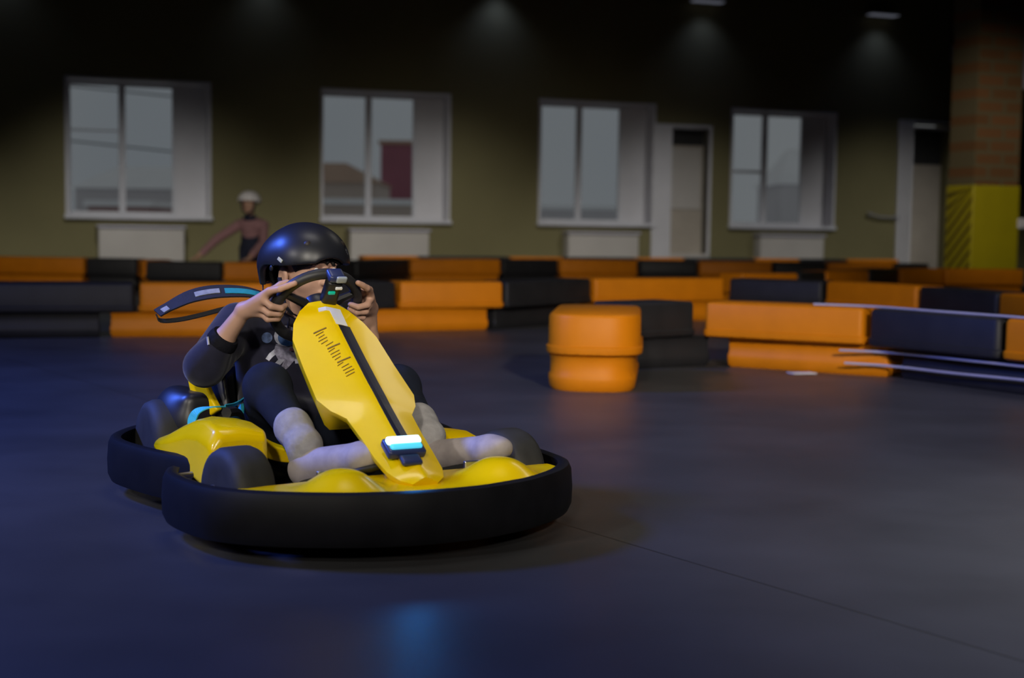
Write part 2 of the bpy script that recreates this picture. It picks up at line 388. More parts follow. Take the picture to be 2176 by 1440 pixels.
for nm, lo, hi in (('wall_left', (-16.3, -9.3, 0), (-16, yw(-16)+.3, HC)), ('wall_right', (18, -9.3, 0), (18.3, yw(18)+.3, HC)), ('wall_front', (-16.3, -9.3, 0), (18.3, -9, HC))):
    tag(MB().box(lo, hi).build(nm, M['wall'], None, False), kind='structure')
WINS = [(-8.52, -6.0), (-3.89, -1.37), (.54, 3.06), (4.88, 7.40)]; WZ0, WZ1 = 1.06, 3.51
DOORS = [(3.32, 4.33, 3.09), (9.30, 10.35, 3.40)]
holes = [(a, b, WZ0, WZ1) for a, b in WINS]+[(a, b, 0.0, h) for a, b, h in DOORS]
us = sorted({-18.0, 20.5}|{h[0] for h in holes}|{h[1] for h in holes}); zs = sorted({0, HC, WZ0, WZ1, DOORS[0][2], DOORS[1][2]})
mb = MB()
for i in range(len(us)-1):
    run = None
    for j in range(len(zs)-1):
        cu = (us[i]+us[i+1])/2; cz = (zs[j]+zs[j+1])/2
        solid = not any(h[0] < cu < h[1] and h[2] < cz < h[3] for h in holes)
        if solid: run = zs[j] if run is None else run
        if run is not None and (not solid or j == len(zs)-2):
            mb.box((us[i], 0, run), (us[i+1], .5, zs[j+1] if solid else zs[j])); run = None
tag(wobj(mb, 'wall_back', M['wall']), kind='structure')

def frame_mb(x0, x1, z0, z1, y0, y1, t, bev=.008, bottom=True):
    m = MB(); m.box((x0, y0, z0), (x0+t, y1, z1), bev); m.box((x1-t, y0, z0), (x1, y1, z1), bev); m.box((x0+t, y0, z1-t), (x1-t, y1, z1), bev)
    if bottom: m.box((x0+t, y0, z0), (x1-t, y1, z0+t), bev)
    return m
for i, (a, b) in enumerate(WINS):
    r = tag(empty('window_%d' % (i+1), WO, TILT), kind='structure')
    # plastered reveal lining the opening, then the sash unit set to the left with a wide blank panel on the right
    lin = MB()
    lin.box((a-.03, -.03, WZ1-.015), (b+.03, .42, WZ1+.03), .005); lin.box((a-.03, -.03, WZ0), (a+.02, .42, WZ1-.015), .005)
    lin.box((b-.02, -.03, WZ0), (b+.03, .42, WZ1-.015), .005)
    wobj(lin, 'reveal', M['white_paint'], r)
    sill = MB().box((a-.05, -.09, WZ0-.05), (b+.05, .42, WZ0+.02), .01); wobj(sill, 'sill', M['upvc'], r)
    g1 = b-.56
    pan = MB().box((g1, .34, WZ0+.02), (b-.02, .42, WZ1-.015), .004); wobj(pan, 'side_panel', M['white_paint'], r)
    sash = frame_mb(a+.02, g1, WZ0+.02, WZ1-.015, .33, .41, .07)
    cx = (a+.02+g1)/2; sash.box((cx-.06, .325, WZ0+.09), (cx+.06, .415, WZ1-.085), .008)
    if i == 3: sash.box((a+.09, .33, 2.2), (cx-.06, .41, 2.26), .006)
    if i == 0: sash.box((a+.09, .345, 2.60), (cx-.06, .395, 2.63), .004)
    wobj(sash, 'sash_frame', M['upvc'], r)
    wobj(MB().box((a+.085, .365, WZ0+.085), (cx-.055, .375, WZ1-.08)), 'glass_pane', M['glass'], r)
    wobj(MB().box((cx+.055, .365, WZ0+.085), (g1-.065, .375, WZ1-.08)), 'glass_pane', M['glass'], r)
# doors
a, b, h = DOORS[0]
r = tag(empty('door_1', WO, TILT), kind='structure')
wobj(frame_mb(a-.30, b+.06, 0, h+.05, -.05, .45, .06, bottom=False), 'door_frame', M['white_paint'], r)
wobj(MB().box((a-.28, -.06, .02), (a+.14, -.02, h+.02), .01), 'pilaster', M['white_paint'], r)
wobj(MB().box((a+.14, .2, .02), (b-.01, .26, h-.36), .01), 'door_leaf', M['door'], r)
wobj(MB().box((a+.2, .18, 1.4), (b-.07, .2, h-.42), .008), 'door_panel', M['cream'], r)
wobj(MB().box((a+.14, .2, h-.36), (b-.01, .26, h-.02), .005), 'transom', M['dark'], r)
wobj(MB().box((a+.1, -.05, .0), (b+.05, .2, .47), .01), 'threshold_box', M['cream'], r)
a, b, h = DOORS[1]
r = tag(empty('door_2', WO, TILT), kind='structure')
fm = MB()
for q in (0, .13, .27): fm.box((a-.28+q, -.06-.01*(q > 0), 0), (a-.19+q, .3, h), .01)
fm.box((a-.28, -.06, h), (b+.08, .3, h+.05), .01); fm.box((a-.1, -.05, h-.12), (b+.06, .3, h-.07), .01); fm.box((a-.28, .05, 0), (a+.12, .2, h), 0)
wobj(fm, 'door_frame', M['white_paint'], r)
wobj(MB().box((a+.12, .22, .02), (b-.01, .28, 2.5), .01), 'door_leaf', M['door'], r)
wobj(MB().box((a+.12, .22, 2.5), (b-.01, .28, h-.12), .005), 'transom', M['dark'], r)
# heater cabinets below the windows
HEAT = [(-8.0, -6.5, 'first', 'leftmost window'), (-3.4, -1.85, 'second', 'window just right of the helmet'), (1.07, 2.62, 'third', 'window beside the white doorway'), (5.46, 7.01, 'fourth', 'rightmost window')]
for k, (a, b, nm, wh) in enumerate(HEAT):
    r = tag(empty('heater_cabinet', wallpt((a+b)/2, 0, .17), TILT), 'cream heater cabinet with pale lid under the '+wh, 'heater', 'cream heater cabinets under the windows')
    wd = (b-a)/2
    body = MB().box((-wd, -.13, .0), (wd, .16, .86), .012)
    body.build('cabinet_body', M['cream'], r, True)
    MB().box((-wd-.03, -.17, .862), (wd+.03, .165, .90), .008).build('lid', M['lavender'], r, True)
    gr = MB()
    for q in range(14): gr.box((-wd+.1+q*(2*wd-.2)/14, -.137, .10), (-wd+.1+(q+.5)*(2*wd-.2)/14, -.131, .30))
    gr.build('grille', M['cream'], r, False)
# wall lamps that wash the upper wall
LU = [(-9.6, None), (-5.0, None), (-.42, None), (4.12, 'wall lamp high above the white doorway, at the top edge of the photo'), (8.38, 'wall lamp high on the wall left of the brick pillar, fully in view')]
for k, (u, lb) in enumerate(LU):
    spot('wall_wash', wallpt(u, 5.62, .34), wallpt(u, 3.2, .20), 112, 12.5 if k > 1 else 6, (.42, .54, 1.0), 1.0, .15)
    if lb is None: continue                              # fittings above the frame: only their light is seen
    p = wallpt(u, 5.66, .0)
    r = tag(empty('wall_lamp', p, TILT), lb, 'lamp', 'wall-washing lamps along the top of the back wall')
    MB().box((-.36, -.34, .0), (.36, -.06, .05), .012).build('lamp_housing', M['lampbody'], r, True)
    MB().box((-.05, -.1, -.02), (.05, -.001, .08), .008).build('bracket', M['lampbody'], r, True)
    MB().box((-.34, -.32, -.018), (.34, -.09, -.001), .004).build('diffuser', M['lampglass'], r, True)
# brick pillar with a padded yellow lower part
PA = Vector((7.07, 22.0, 0))
pr = tag(empty('pillar', PA, TILT), 'square brick pillar with yellow padding on its lower part, at the right edge', 'pillar')
MB().box((0, 0, 1.70), (.84, .62, HC)).build('brick_shaft', M['brick'], pr, False)
MB().box((-.025, -.025, 0), (.865, .645, 1.70), .03).build('padding', M['yellowpad'], pr, True)
hz = MB()
for q in range(12):                                   # slanted hazard bars on the left face and its edge
    z0 = -.5+q*.20
    a0, a1 = max(z0, .02), min(z0+.07, 1.66)
    pts = [(0.0, z0+.55), (0.0, z0+.62), (.60, z0+.07), (.60, z0)]
    pts = [(y, min(max(z, .03), 1.66)) for y, z in pts]
    if max(z for _, z in pts)-min(z for _, z in pts) > .05:
        hz.add([(-.0265, y, z) for y, z in pts]+[(-.031, y, z) for y, z in pts], [(0, 1, 2, 3), (7, 6, 5, 4), (0, 4, 5, 1), (1, 5, 6, 2), (2, 6, 7, 3), (3, 7, 4, 0)])
hz.build('hazard_stripe', M['blackpad'], pr, False)
# speaker box left of the pillar, grey box and sign right of it
sp = tag(empty('wall_speaker', wallpt(10.57, 4.97, .0), TILT), 'small grey box speaker high on the back wall just left of the brick pillar', 'speaker')
MB().box((-.3, -.26, -.19), (.3, -.03, .19), .03).build('speaker_cabinet', M['lampbody'], sp, True)
MB().box((-.26, -.275, -.16), (.26, -.262, .16), .006).build('speaker_grille', M['dark'], sp, True)
MB().box((-.05, -.06, -.05), (.05, -.001, .05), .005).build('bracket', M['lampbody'], sp, True)
cb = tag(empty('banner', (8.25, 22.9, 0), TILT), 'tall pale box panel beside the brick pillar, cut by the right edge', 'panel')
MB().box((-.33, 0, 3.25), (.4, .12, 4.2), .02).build('panel_face', M['lavender'], cb, True)
MB().box((0, .03, 4.2), (.06, .09, HC-.001), .01).build('hanger', M['lampbody'], cb, True)
ex = tag(MB().box((-.16, -.05, -.08), (.16, .0, .08), .02).build('control_box', M['white_paint'], None, True, loc=PA+Vector((math.cos(TILT)*.865+.12, math.sin(TILT)*.865+.05, 1.12)), rz=TILT), 'small white box on the right side of the yellow pillar padding', 'box')
rl = tag(empty('wall_rail', wallpt(8.72, 1.33), TILT), 'short grey rail on the back wall left of the right-hand door', 'rail')
MB().tube([(-.5, -.1, .06), (-.2, -.1, -.02), (.3, -.1, -.03)], .022).build('rail_bar', M['lampbody'], rl)
for q in (-.42, .22): MB().tube([(q, -.1, 0.0), (q, -.0, 0.0)], .015).build('bracket', M['lampbody'], rl)
# dark truss chord under the ceiling at the right
tag(MB().tube([(5.5, 22.6, 5.05), (11.5, 25.3, 5.02)], .05, 12).build('conduit', M['ceil']), 'dark conduit running below the ceiling to the brick pillar', 'pipe')

# ---- outside, seen through the panes
tag(MB().box((-60, 34, -.45), (70, 160, -.3)).build('ground', M['snow'], None, False), kind='structure')
def house(name, label, x0, x1, y0, dep, h, wallm, roofm, snowline=False, pitch=0.0, nwin=0):
    r = tag(empty(name, ((x0+x1)/2, y0, -.3), 0), label, 'building')
    wd = (x1-x0)/2
    MB().box((-wd, 0, 0), (wd, dep, h)).build('facade', wallm, r, False)
    if pitch > 0:
        v = [(-wd-.2, -.2, h), (wd+.2, -.2, h), (wd+.2, dep+.2, h), (-wd-.2, dep+.2, h), (-wd*.5, dep/2, h+pitch), (wd*.5, dep/2, h+pitch)]
        MB().add(v, [(0, 1, 5, 4), (1, 2, 5), (2, 3, 4, 5), (3, 0, 4), (3, 2, 1, 0)]).build('roof', roofm, r, False)
    else: MB().box((-wd-.15, -.15, h), (wd+.15, dep+.1, h+.25), .03).build('roof', roofm, r, False)
    for q in range(nwin):
        cx = -wd+(q+.5)*2*wd/nwin
        f = MB().box((cx-.45, -.06, h*.45), (cx+.45, .02, h*.45+1.1)).build('window', M['upvc'], r, False)
    return r
house('shed', 'brown-red shed with snowy roof seen low through the leftmost window', -18.2, -15.6, 61, 5, 2.0, M['redhouse'], M['snow'])
house('house', 'snow-roofed pale low house behind the red shed in the leftmost window', -21.5, -16.2, 70, 6, 3.0, M['greyhouse'], M['snow'], pitch=1.2)
house('garage_row', 'long pale pinkish garage with snow-covered roof in the second window', -12, -2.5, 60, 4, 2.2, M['beigehouse'], M['snow'])
house('house', 'beige house with brown pitched roof, left half of the second window', -15.5, -7.2, 75, 8, 3.6, M['beigehouse'], M['roofbrown'], pitch=1.2)
house('apartment_block', 'maroon block rising at the right of the second window', -8.4, -5.2, 90, 8, 6.5, M['redbrick'], M['roofbrown'], nwin=0)
house('office_building', 'pale grey building low in the third window', 1.0, 9.2, 80, 8, 2.4, M['greyhouse'], M['snow'])
house('warehouse', 'grey snow-roofed warehouse low in the fourth window', 15.0, 19.0, 80, 8, 4.0, M['greyhouse'], M['snow'], pitch=2.2)
for k, (z0, z1, lb) in enumerate(((4.05, 3.7, 'dark overhead cable, upper of two, crossing the leftmost window'), (2.95, 2.5, 'dark overhead cable, lower of two, crossing the leftmost window'))):
    tag(MB().tube([(-22, 50, z0*1.7-.6), (-9.5, 53, z1*1.7-.9)], .03, 6).build('cable', M['dark']), lb, 'cable')

# ================================================================== track barriers
def block_rings(L, D, Hh, rc, prof, m0=0.0, m1=0.0):
    """rounded-rectangle plan (L x D, corner radius rc) lofted over prof = [(z, inset)]"""
    V = []; F = []; n = 0
    for (z, ins) in prof:
        hl = L/2-ins; hd = D/2-ins; r = max(rc-ins, .012); ring = []
        for (sx, sy, a0) in ((1, -1, -90), (1, 1, 0), (-1, 1, 90), (-1, -1, 180)):
            for k in range(6):
                a = R(a0+90*k/5); ring.append((sx*(hl-r)+r*math.cos(a), sy*(hd-r)+r*math.sin(a), z))
        n = len(ring)
        for (x, y, zz) in ring:                           # mitred towards the back where the wall turns
            t = (y+D/2)/D; xl = -L/2+m0*t; xr = L/2-m1*t; V.append((xl+(x+L/2)/L*(xr-xl), y, zz))
    for i in range(len(prof)-1):
        for k in range(n): F.append((i*n+k, i*n+(k+1) % n, (i+1)*n+(k+1) % n, (i+1)*n+k))
    F.append(tuple(range(n))); F.append(tuple((len(prof)-1)*n+k for k in range(n)))
    return V, F
UP = [(0, .022), (.012, .004), (.03, 0), (.048, 0), (.056, .012), (.215, .014), (.231, .022), (.238, .035)]
LOW = [(0, .05), (.02, .036), (.06, .030), (.085, .030), (.10, .040), (.178, .040), (.192, .034), (.199, .030)]
FULL = LOW+[(.201, .022), (.213, .004), (.23, 0), (.248, 0), (.256, .012), (.415, .014), (.431, .022), (.438, .035)]
def barrier(p0, p1, color, prof, z, label, group, depth=.42, rc=.05, gap=.008, m0=0.0, m1=0.0):
    """block whose track-facing lower edge runs p0 -> p1; its body extends away from the camera"""
    a = Vector((p0[0], p0[1], 0)); b = Vector((p1[0], p1[1], 0)); d = b-a; L = d.length-gap; t = d.normalized(); nn = Vector((-t.y, t.x, 0))
    if nn.y < 0: nn = -nn
    c = (a+b)/2+nn*depth/2
    V, F = block_rings(L, depth, .24, rc, prof, m0, m1)
    nm = 'barrier_block'
    o = MB().add(V, F).build(nm, M['orange'] if color == 'o' else M['blackpoly'], None, True, loc=(c.x, c.y, z), rz=math.atan2(t.y, t.x))
    return tag(o, label, 'barrier', group)
CN = {'o': 'orange', 'b': 'black'}
def row(points, colors, labels, prof, z, group, depth=.42, offs=0.0):
    for i, c in enumerate(colors):
        if labels[i] is None: continue
        def turn(k):                                      # >0 where the backs of neighbours would meet
            if k <= 0 or k >= len(colors): return 0.0
            a = math.atan2(points[k][1]-points[k-1][1], points[k][0]-points[k-1][0]); b = math.atan2(points[k+1][1]-points[k][1], points[k+1][0]-points[k][0])
            return max(0.0, depth*math.tan((b-a)/2))+(.004 if b > a else 0)
        barrier(points[i], points[i+1], c, prof, z, CN[c]+' '+labels[i], group, depth, .05, .008, turn(i), turn(i+1))
GN = 'stacked blocks of the near right barrier'
# near row: the free end comes towards the camera, then the wall runs off to the right
barrier((.175, 7.95), (.735, 7.90), 'o', UP, .2, 'orange rounded end block of the near barrier, upper of two, left of its black blocks', GN, 1.20, .21)
barrier((.155, 7.94), (.725, 7.88), 'o', [(z, i+.0) for z, i in LOW], 0, 'orange rounded end block of the near barrier, lower of two, resting on the floor', GN, 1.20, .23)
row([(.77, 9.22), (1.265, 9.66)], 'b', ['short upper block between the orange end and the long orange block'], UP, .2, GN, .40)
row([(.77, 9.26), (1.40, 9.66)], 'b', ['short lower block on the floor between the two orange parts of the near barrier'], LOW, 0, GN, .40)
row([(1.275, 9.60), (2.245, 9.03), (2.79, 8.13), (3.32, 7.2)], 'obo', ['long upper block in the middle of the near barrier', 'upper block beside the long orange one, pale cable along its top', 'upper block of the near barrier, cut by the right edge'], UP, .2, GN)
row([(1.41, 9.60), (2.41, 8.97), (2.94, 8.00), (3.48, 7.05)], 'obo', ['long lower block on the floor in the middle of the near barrier', 'lower block at the right, two pale cables along its face', None], LOW, 0, GN)
barrier((2.94, 8.00), (3.48, 7.05), 'o', LOW, 0, 'orange lower block of the near barrier reaching beyond the right edge', GN)
GM = 'stacked blocks of the barrier behind the kart'
MU = [(-4.45, 10.98), (-3.02, 11.44), (-1.95, 11.72), (-1.00, 12.5), (-.055, 12.85), (.80, 14.05), (2.22, 14.75), (3.10, 14.20), (3.72, 13.10), (4.03, 11.85), (4.22, 10.6)]
row(MU[:6], 'bobob', ['upper block at the left edge of the row behind the kart', 'upper block behind the flying harness strap', 'upper block hidden mostly behind the helmet and left hand', 'upper block right of the left hand, wholly in view', 'upper block behind the near orange end block'], UP, .2, GM)
row(MU[5:], 'obobo', ['long middle-row block seen above the near short black block', 'middle-row block seen above the long near orange block', 'middle-row block between two black ones, above the near long black block', 'last black block of the middle row before the right edge', 'middle-row block cut by the right edge'], FULL, 0, GM)
ML = [(-4.6, 10.92), (-3.26, 11.37), (-2.05, 11.70), (-1.22, 12.35), (-.16, 12.85), (.66, 13.95)]
row(ML, 'bobob', ['lower block on the floor at the left edge', 'lower block on the floor behind the flying strap', 'lower block hidden behind the driver', 'lower block on the floor right of the left forearm', 'lower block on the floor left of the near orange end'], LOW, 0, GM)
GF = 'blocks of the far barrier across the hall'
FP = [(-8.0, 20.1), (-5.98, 19.85), (-5.22, 19.75), (-4.85, 18.62), (-3.78, 18.50), (-2.95, 18.8), (-2.2, 20.2), (-1.60, 22.2), (-.17, 22.75), (.77, 23.4), (2.10, 23.75), (3.10, 23.8), (4.36, 23.85), (5.28, 23.9), (6.46, 24.05), (7.1, 24.2)]
FCC = 'obobobbobobobob'
FL = ['block at the far left edge above the black block row', 'block right of the far left orange one, under the first heater', 'short block left of the navy-tinted block in the far barrier', 'block in front of the person in the pale helmet', 'block left of the kart helmet in the far barrier', 'block hidden behind the helmet in the far barrier', 'block just right of the helmet in the far barrier', 'block in the far barrier under the gap between second and third windows', 'block left of the third heater in the far barrier', 'block right below the third heater', 'block below the white doorway in the far barrier', 'block between the white doorway and the fourth heater', 'block just below the fourth heater', 'block left of the right-hand door in the far barrier', 'last block of the far barrier, below the right-hand door']
row(FP, FCC, FL, FULL, 0, GF, .45)
GG = 'blocks of the rearmost barrier below the back wall'
GX = [-2.55, -1.60, -.02, .93, 2.28, 3.20, 4.60, 5.50, 6.50, 7.60]
row([(x, 25.1+.37*x+.05) for x in GX], 'obobobobo'[:9], ['block of the rearmost row, a strip just right of the helmet', 'block of the rearmost row, right of the second heater', 'block of the rearmost row, a strip above the lone orange middle block', 'block of the rearmost row, left of the third heater', 'block of the rearmost row, a strip against the third heater', 'block of the rearmost row, below the white doorway', 'block of the rearmost row, right of the white doorway', 'block of the rearmost row, a strip against the fourth heater', 'block of the rearmost row nearest the right-hand door'], FULL, 0, GG, .45)
GR = 'blocks of the curved barrier before the brick pillar'
RP = [(2.66, 16.5), (3.46, 17.1), (3.98, 18.0), (4.78, 19.0), (5.52, 20.3), (6.22, 20.5), (7.46, 20.7)]
row(RP, 'oboboo', ['first block of the curved row, a thin strip at its left end', 'second block of the curved row, beside the thin orange strip', 'third block of the curved row, yellowish in the light', 'narrow block of the curved row left of the pillar padding', 'block of the curved row just left of the pillar padding', 'block directly in front of the yellow pillar padding'], FULL, 0, GR, .42)
# cables along the near barrier
def cable_obj(pts, label, rad=.006):
    tag(MB().tube(spline(pts, 6), rad, 8).build('cable', M['cable']), label, 'cable', None)
cable_obj([(2.10, 9.09, .165), (2.395, 8.945, .165), (2.66, 8.47, .170), (2.925, 8.00, .172), (3.38, 7.19, .175)], 'upper of two pale cables on the lower black block at the right', .008)
cable_obj([(2.13, 9.07, .085), (2.395, 8.945, .08), (2.66, 8.47, .085), (2.925, 8.00, .095), (3.38, 7.19, .10)], 'lower of two pale cables on the lower black block at the right', .008)
cable_obj([(1.97, 9.29, .448), (2.31, 9.08, .448), (2.56, 8.63, .448), (2.81, 8.21, .448), (3.31, 7.33, .448)], 'pale cable lying along the top edge of the near black block', .008)
tag(MB().box((-.085, -.05, 0), (.085, .05, .006), .001).build('paper_scrap', M['paper'], None, True, loc=(1.89, 9.22, 0), rz=.3), 'white scrap of paper on the floor below the long orange block', 'paper')

# ================================================================== the kart (local x forward, y to its left, z up)
KLOC = (-.634, 4.68, 0); KROT = -R(60)
kart = tag(empty('go_kart', KLOC, KROT), 'yellow and black go-kart with a cyan headlight, driven by the boy in the helmet', 'go-kart')
def mirror_path(half):                                  # half: points with y from 0 outward (right side negative)
    return [(x, -y) for x, y in reversed(half)]+half[1:]
def band(path, prof, closed=False):
    """sweep prof [(out, z)] along a plan path (outward = right-hand normal)"""
    m = MB(); N = len(path); V = []; F = []; n = len(prof)
    for i, p in enumerate(path):
        a = Vector(path[max(i-1, 0)]); b = Vector(path[min(i+1, N-1)]); t = (b-a).normalized(); o = Vector((t.y, -t.x))
        for (q, z) in prof: V.append((p[0]+o.x*q, p[1]+o.y*q, z))
    for i in range(N-1):
        for k in range(n): F.append((i*n+k, i*n+(k+1) % n, (i+1)*n+(k+1) % n, (i+1)*n+k))
    F.append(tuple(range(n))); F.append(tuple((N-1)*n+k for k in range(n)))
    return m.add(V, F)
PROF = [(-.03, .19), (-.012, .196), (.004, .19), (.012, .172), (.016, .12), (.014, .07), (.004, .048), (-.012, .045), (-.022, .06), (-.024, .12), (-.024, .17)]
half = [(v.x, v.y) for v in spline([(.965, 0, 0), (.96, -.10, 0), (.935, -.20, 0), (.895, -.31, 0), (.79, -.475, 0), (.66, -.58, 0), (.50, -.617, 0), (.36, -.617, 0), (.27, -.585, 0)], 6)]
half_l = [(x, y*.955) for x, y in half]
front_path = [(x, -y) for x, y in reversed(half_l)]+half[1:]          # from left end over the nose to the right end
front_path = front_path[::-1]
fb = band(front_path, PROF).build('front_bumper', M['bumper'], kart)
halfr = [(v.x, v.y) for v in spline([(.16, -.47, 0), (.08, -.50, 0), (-.10, -.555, 0), (-.34, -.59, 0), (-.50, -.545, 0), (-.64, -.44, 0), (-.71, -.30, 0), (-.735, -.12, 0), (-.74, 0, 0)], 6)]
rear_path = halfr+[(x, -y) for x, y in reversed(halfr)][1:]
band(rear_path[::-1], PROF).build('rear_bumper', M['bumper'], kart)
for (x, y, z) in ((.725, -.535, .145), (.715, -.545, .085)):   # fixing slots in the bumper side
    MB().box((-.020, -.0025, -.007), (.020, .0025, .007), .002).build('bumper_slot', M['steel'], kart, True, loc=(x-.001, y-.003, z), rz=R(-44+90))
# floor tray and frame tubes
tray = [(.88, -.28), (.9, .28), (.62, .40), (.30, .33), (-.30, .36), (-.62, .34), (-.62, -.34), (-.30, -.36), (.30, -.33), (.62, -.40)]
nT = len(tray)
MB().add([(x, y, .05) for x, y in tray]+[(x, y, .062) for x, y in tray], [tuple(range(nT)), tuple(range(2*nT-1, nT-1, -1))]+[(i, (i+1) % nT, nT+(i+1) % nT, nT+i) for i in range(nT)]).build('floor_tray', M['black'], kart, False)
fr = MB()
for s in (-1, 1):
    fr.tube(spline([(.80, s*.20, .085), (.5, s*.24, .085), (.2, s*.30, .085), (-.3, s*.30, .085), (-.66, s*.28, .085)], 5), .016)
fr.tube([(.80, -.2, .085), (.80, .2, .085)], .016); fr.tube([(-.47, -.34, .15), (-.47, .34, .15)], .02); fr.tube([(.48, -.36, .125), (.48, .36, .125)], .018)
fr.tube([(.34, -.605, .10), (.10, -.33, .085)], .012); fr.tube([(.34, .605, .10), (.10, .33, .085)], .012)
fr.tube([(.30, -.585, .165), (.28, -.52, .165)], .010); fr.tube([(.56, -.60, .17), (.545, -.54, .17)], .010)
fr.build('chassis_frame', M['steel'], kart)
# wheels
def wheel(x, y, r, wd, steer, nm):
    s = 1 if y > 0 else -1
    prof = [(r*.55, -wd*.5), (r*.80, -wd*.52), (r*.94, -wd*.44), (r, -wd*.30), (r*1.005, -wd*.1), (r*1.005, wd*.1), (r, wd*.30), (r*.94, wd*.44), (r*.80, wd*.52), (r*.55, wd*.5)]
    o = MB().lathe(prof, (0, 0, 0), (0, 1, 0), 40).build(nm, M['tyre'], kart, True, loc=(x, y, r+.002), rz=steer)
    h = MB(); h.lathe([(r*.2, -wd*.3), (r*.5, -wd*.46), (r*.56, -wd*.50), (r*.56, wd*.50), (r*.5, wd*.46), (r*.2, wd*.3)], (0, 0, 0), (0, 1, 0), 32)
    h.lathe([(r*.14, -wd*.42), (r*.18, -wd*.40), (r*.18, wd*.40), (r*.14, wd*.42)], (0, 0, 0), (0, 1, 0), 16)
    h.build('rim', M['lampbody'], o)
    return o
wheel(.475, -.445, .135, .125, R(8), 'front_wheel'); wheel(.475, .445, .135, .125, R(8), 'front_wheel')
wheel(-.47, -.37, .15, .16, 0, 'rear_wheel'); wheel(-.47, .37, .15, .16, 0, 'rear_wheel')
# rear motor housings beside the seat
for s in (-1, 1):
    g = SDF((-.66, -.47 if s < 0 else .18, .1), (-.27, -.18 if s < 0 else .47, .38), .008)
    g.ell((-.47, s*.335, .22), (.155, .085, .125), 0); g.box((-.44, s*.30, .24), (.12, .06, .095), .035, .03)
    g.build('motor_housing', M['black'], kart)
# seat: black bucket with yellow side shells
g = SDF((-.56, -.31, .03), (.06, .31, .46), .009)
g.cone((-.44, -.12, .38), (-.36, -.12, .12), .13, .13, 0); g.cone((-.44, .12, .38), (-.36, .12, .12), .13, .13, .05); g.cone((-.36, -.13, .12), (-.08, -.15, .13), .085, .085, .05); g.cone((-.36, .13, .12), (-.08, .15, .13), .085, .085, .05)
g.box((-.38, 0, .25), (.10, .2, .13), .05, .03)
g.cone((-.36, -.07, .45), (-.25, -.07, .22), .13, .13, .03, 's'); g.cone((-.36, .09, .45), (-.25, .09, .22), .13, .13, .03, 's'); g.cone((-.25, -.06, .22), (.08, -.09, .20), .12, .11, .03, 's'); g.cone((-.25, .06, .22), (.08, .09, .20), .12, .11, .03, 's')
g.keep((0, 0, .415), (0, 0, 1))
g.build('seat', M['black'], kart)
for s in (-1, 1):
    e = MB()
    pts = [(-.385, s*.292, .385), (-.37, s*.285, .34), (-.35, s*.272, .295), (-.33, s*.258, .255)]
    e.ribbon(spline(pts, 4), [Vector((.86, s*-.5, .1))]*13, [.075+.001*k for k in range(13)], .03)
    o = e.build('seat_side', M['yellow'], kart, True)
    bv = o.modifiers.new('bevel', 'BEVEL'); bv.width = .008; bv.segments = 3
# side pods
def pod(s):
    # stations along x: list of cross sections (y outward, z)
    st = [(-.205, [(.50, .175), (.495, .20), (.47, .212), (.42, .212), (.37, .20), (.37, .15)]),
          (-.08, [(.515, .165), (.51, .215), (.48, .240), (.42, .243), (.35, .235), (.34, .14)]),
          (.02, [(.505, .16), (.50, .235), (.47, .275), (.41, .29), (.33, .285), (.32, .13)]),
          (.10, [(.49, .15), (.485, .255), (.455, .302), (.40, .312), (.31, .300), (.30, .12)]),
          (.20, [(.485, .13), (.48, .262), (.45, .312), (.39, .316), (.30, .300), (.29, .11)]),
          (.285, [(.48, .11), (.475, .252), (.45, .296), (.38, .300), (.29, .285), (.28, .10)]),
          (.31, [(.475, .10), (.47, .235), (.44, .272), (.38, .275), (.30, .262), (.29, .10)])]
    V = []; F = []; n = 6; kz = 1.0 if s < 0 else .74
    for x, sec in st: V += [(x, s*y, z*kz) for y, z in sec]
    for i in range(len(st)-1):
        for k in range(n): F.append((i*n+k, i*n+(k+1) % n, (i+1)*n+(k+1) % n, (i+1)*n+k))
    F.append(tuple(range(n))); F.append(tuple((len(st)-1)*n+k for k in range(n)))
    o = MB().add(V, F).build('side_pod', M['yellow'], kart, True)
    bv = o.modifiers.new('bevel', 'BEVEL'); bv.width = .012; bv.segments = 3; bv.limit_method = 'ANGLE'; bv.angle_limit = R(25)
    if s > 0: return
    # inner rail flowing forward to the footwell
    pts = spline([(.012, s*.31, .245), (.03, s*.285, .238), (.060, s*.25, .222), (.095, s*.215, .196), (.135, s*.18, .184), (.175, s*.14, .184), (.20, s*.10, .186)], 5)
    rb = MB(); rb.ribbon(pts, [Vector((.3, 0, 1))]*len(pts), [.036+.014*math.sin(math.pi*k/(len(pts)-1)) for k in range(len(pts))], .03)
    q = rb.build('side_rail', M['yellow'], kart, True)
    bv = q.modifiers.new('bevel', 'BEVEL'); bv.width = .010; bv.segments = 3
pod(-1); pod(1)
# nose panel with two humps, inside the front bumper
def nose_z(x, y):
    z = .172+.010*(1-abs(y)/.6)
    for s in (-1, 1):
        e = ((x-.775)/.115)**2+((abs(y)-.250)/.100)**2
        if s*y > 0: z += .060*math.exp(-e**1.4*1.1)
    z -= .03*math.exp(-((y)/.10)**2-((x-.90)/.10)**2)*0.6
    return z
NX, NY = 26, 60
V = []; F = []
def nose_hw(x):                                         # half width inside the bumper at x
    best = .9
    for (ax, ay), (bx, by) in zip(half, half[1:]):
        if (ax-x)*(bx-x) <= 0 and ax != bx: return max(.02, -(ay+(by-ay)*(x-ax)/(bx-ax))-.035)
    return .05
for i in range(NX):
    x = .60+(.925-.60)*i/(NX-1); hw = min(nose_hw(x), .52) if x < .93 else .1
    for j in range(NY):
        y = -hw+2*hw*j/(NY-1); V.append((x, y, nose_z(x, y)))
nv = len(V); V += [(x, y, z-.02) for x, y, z in V]
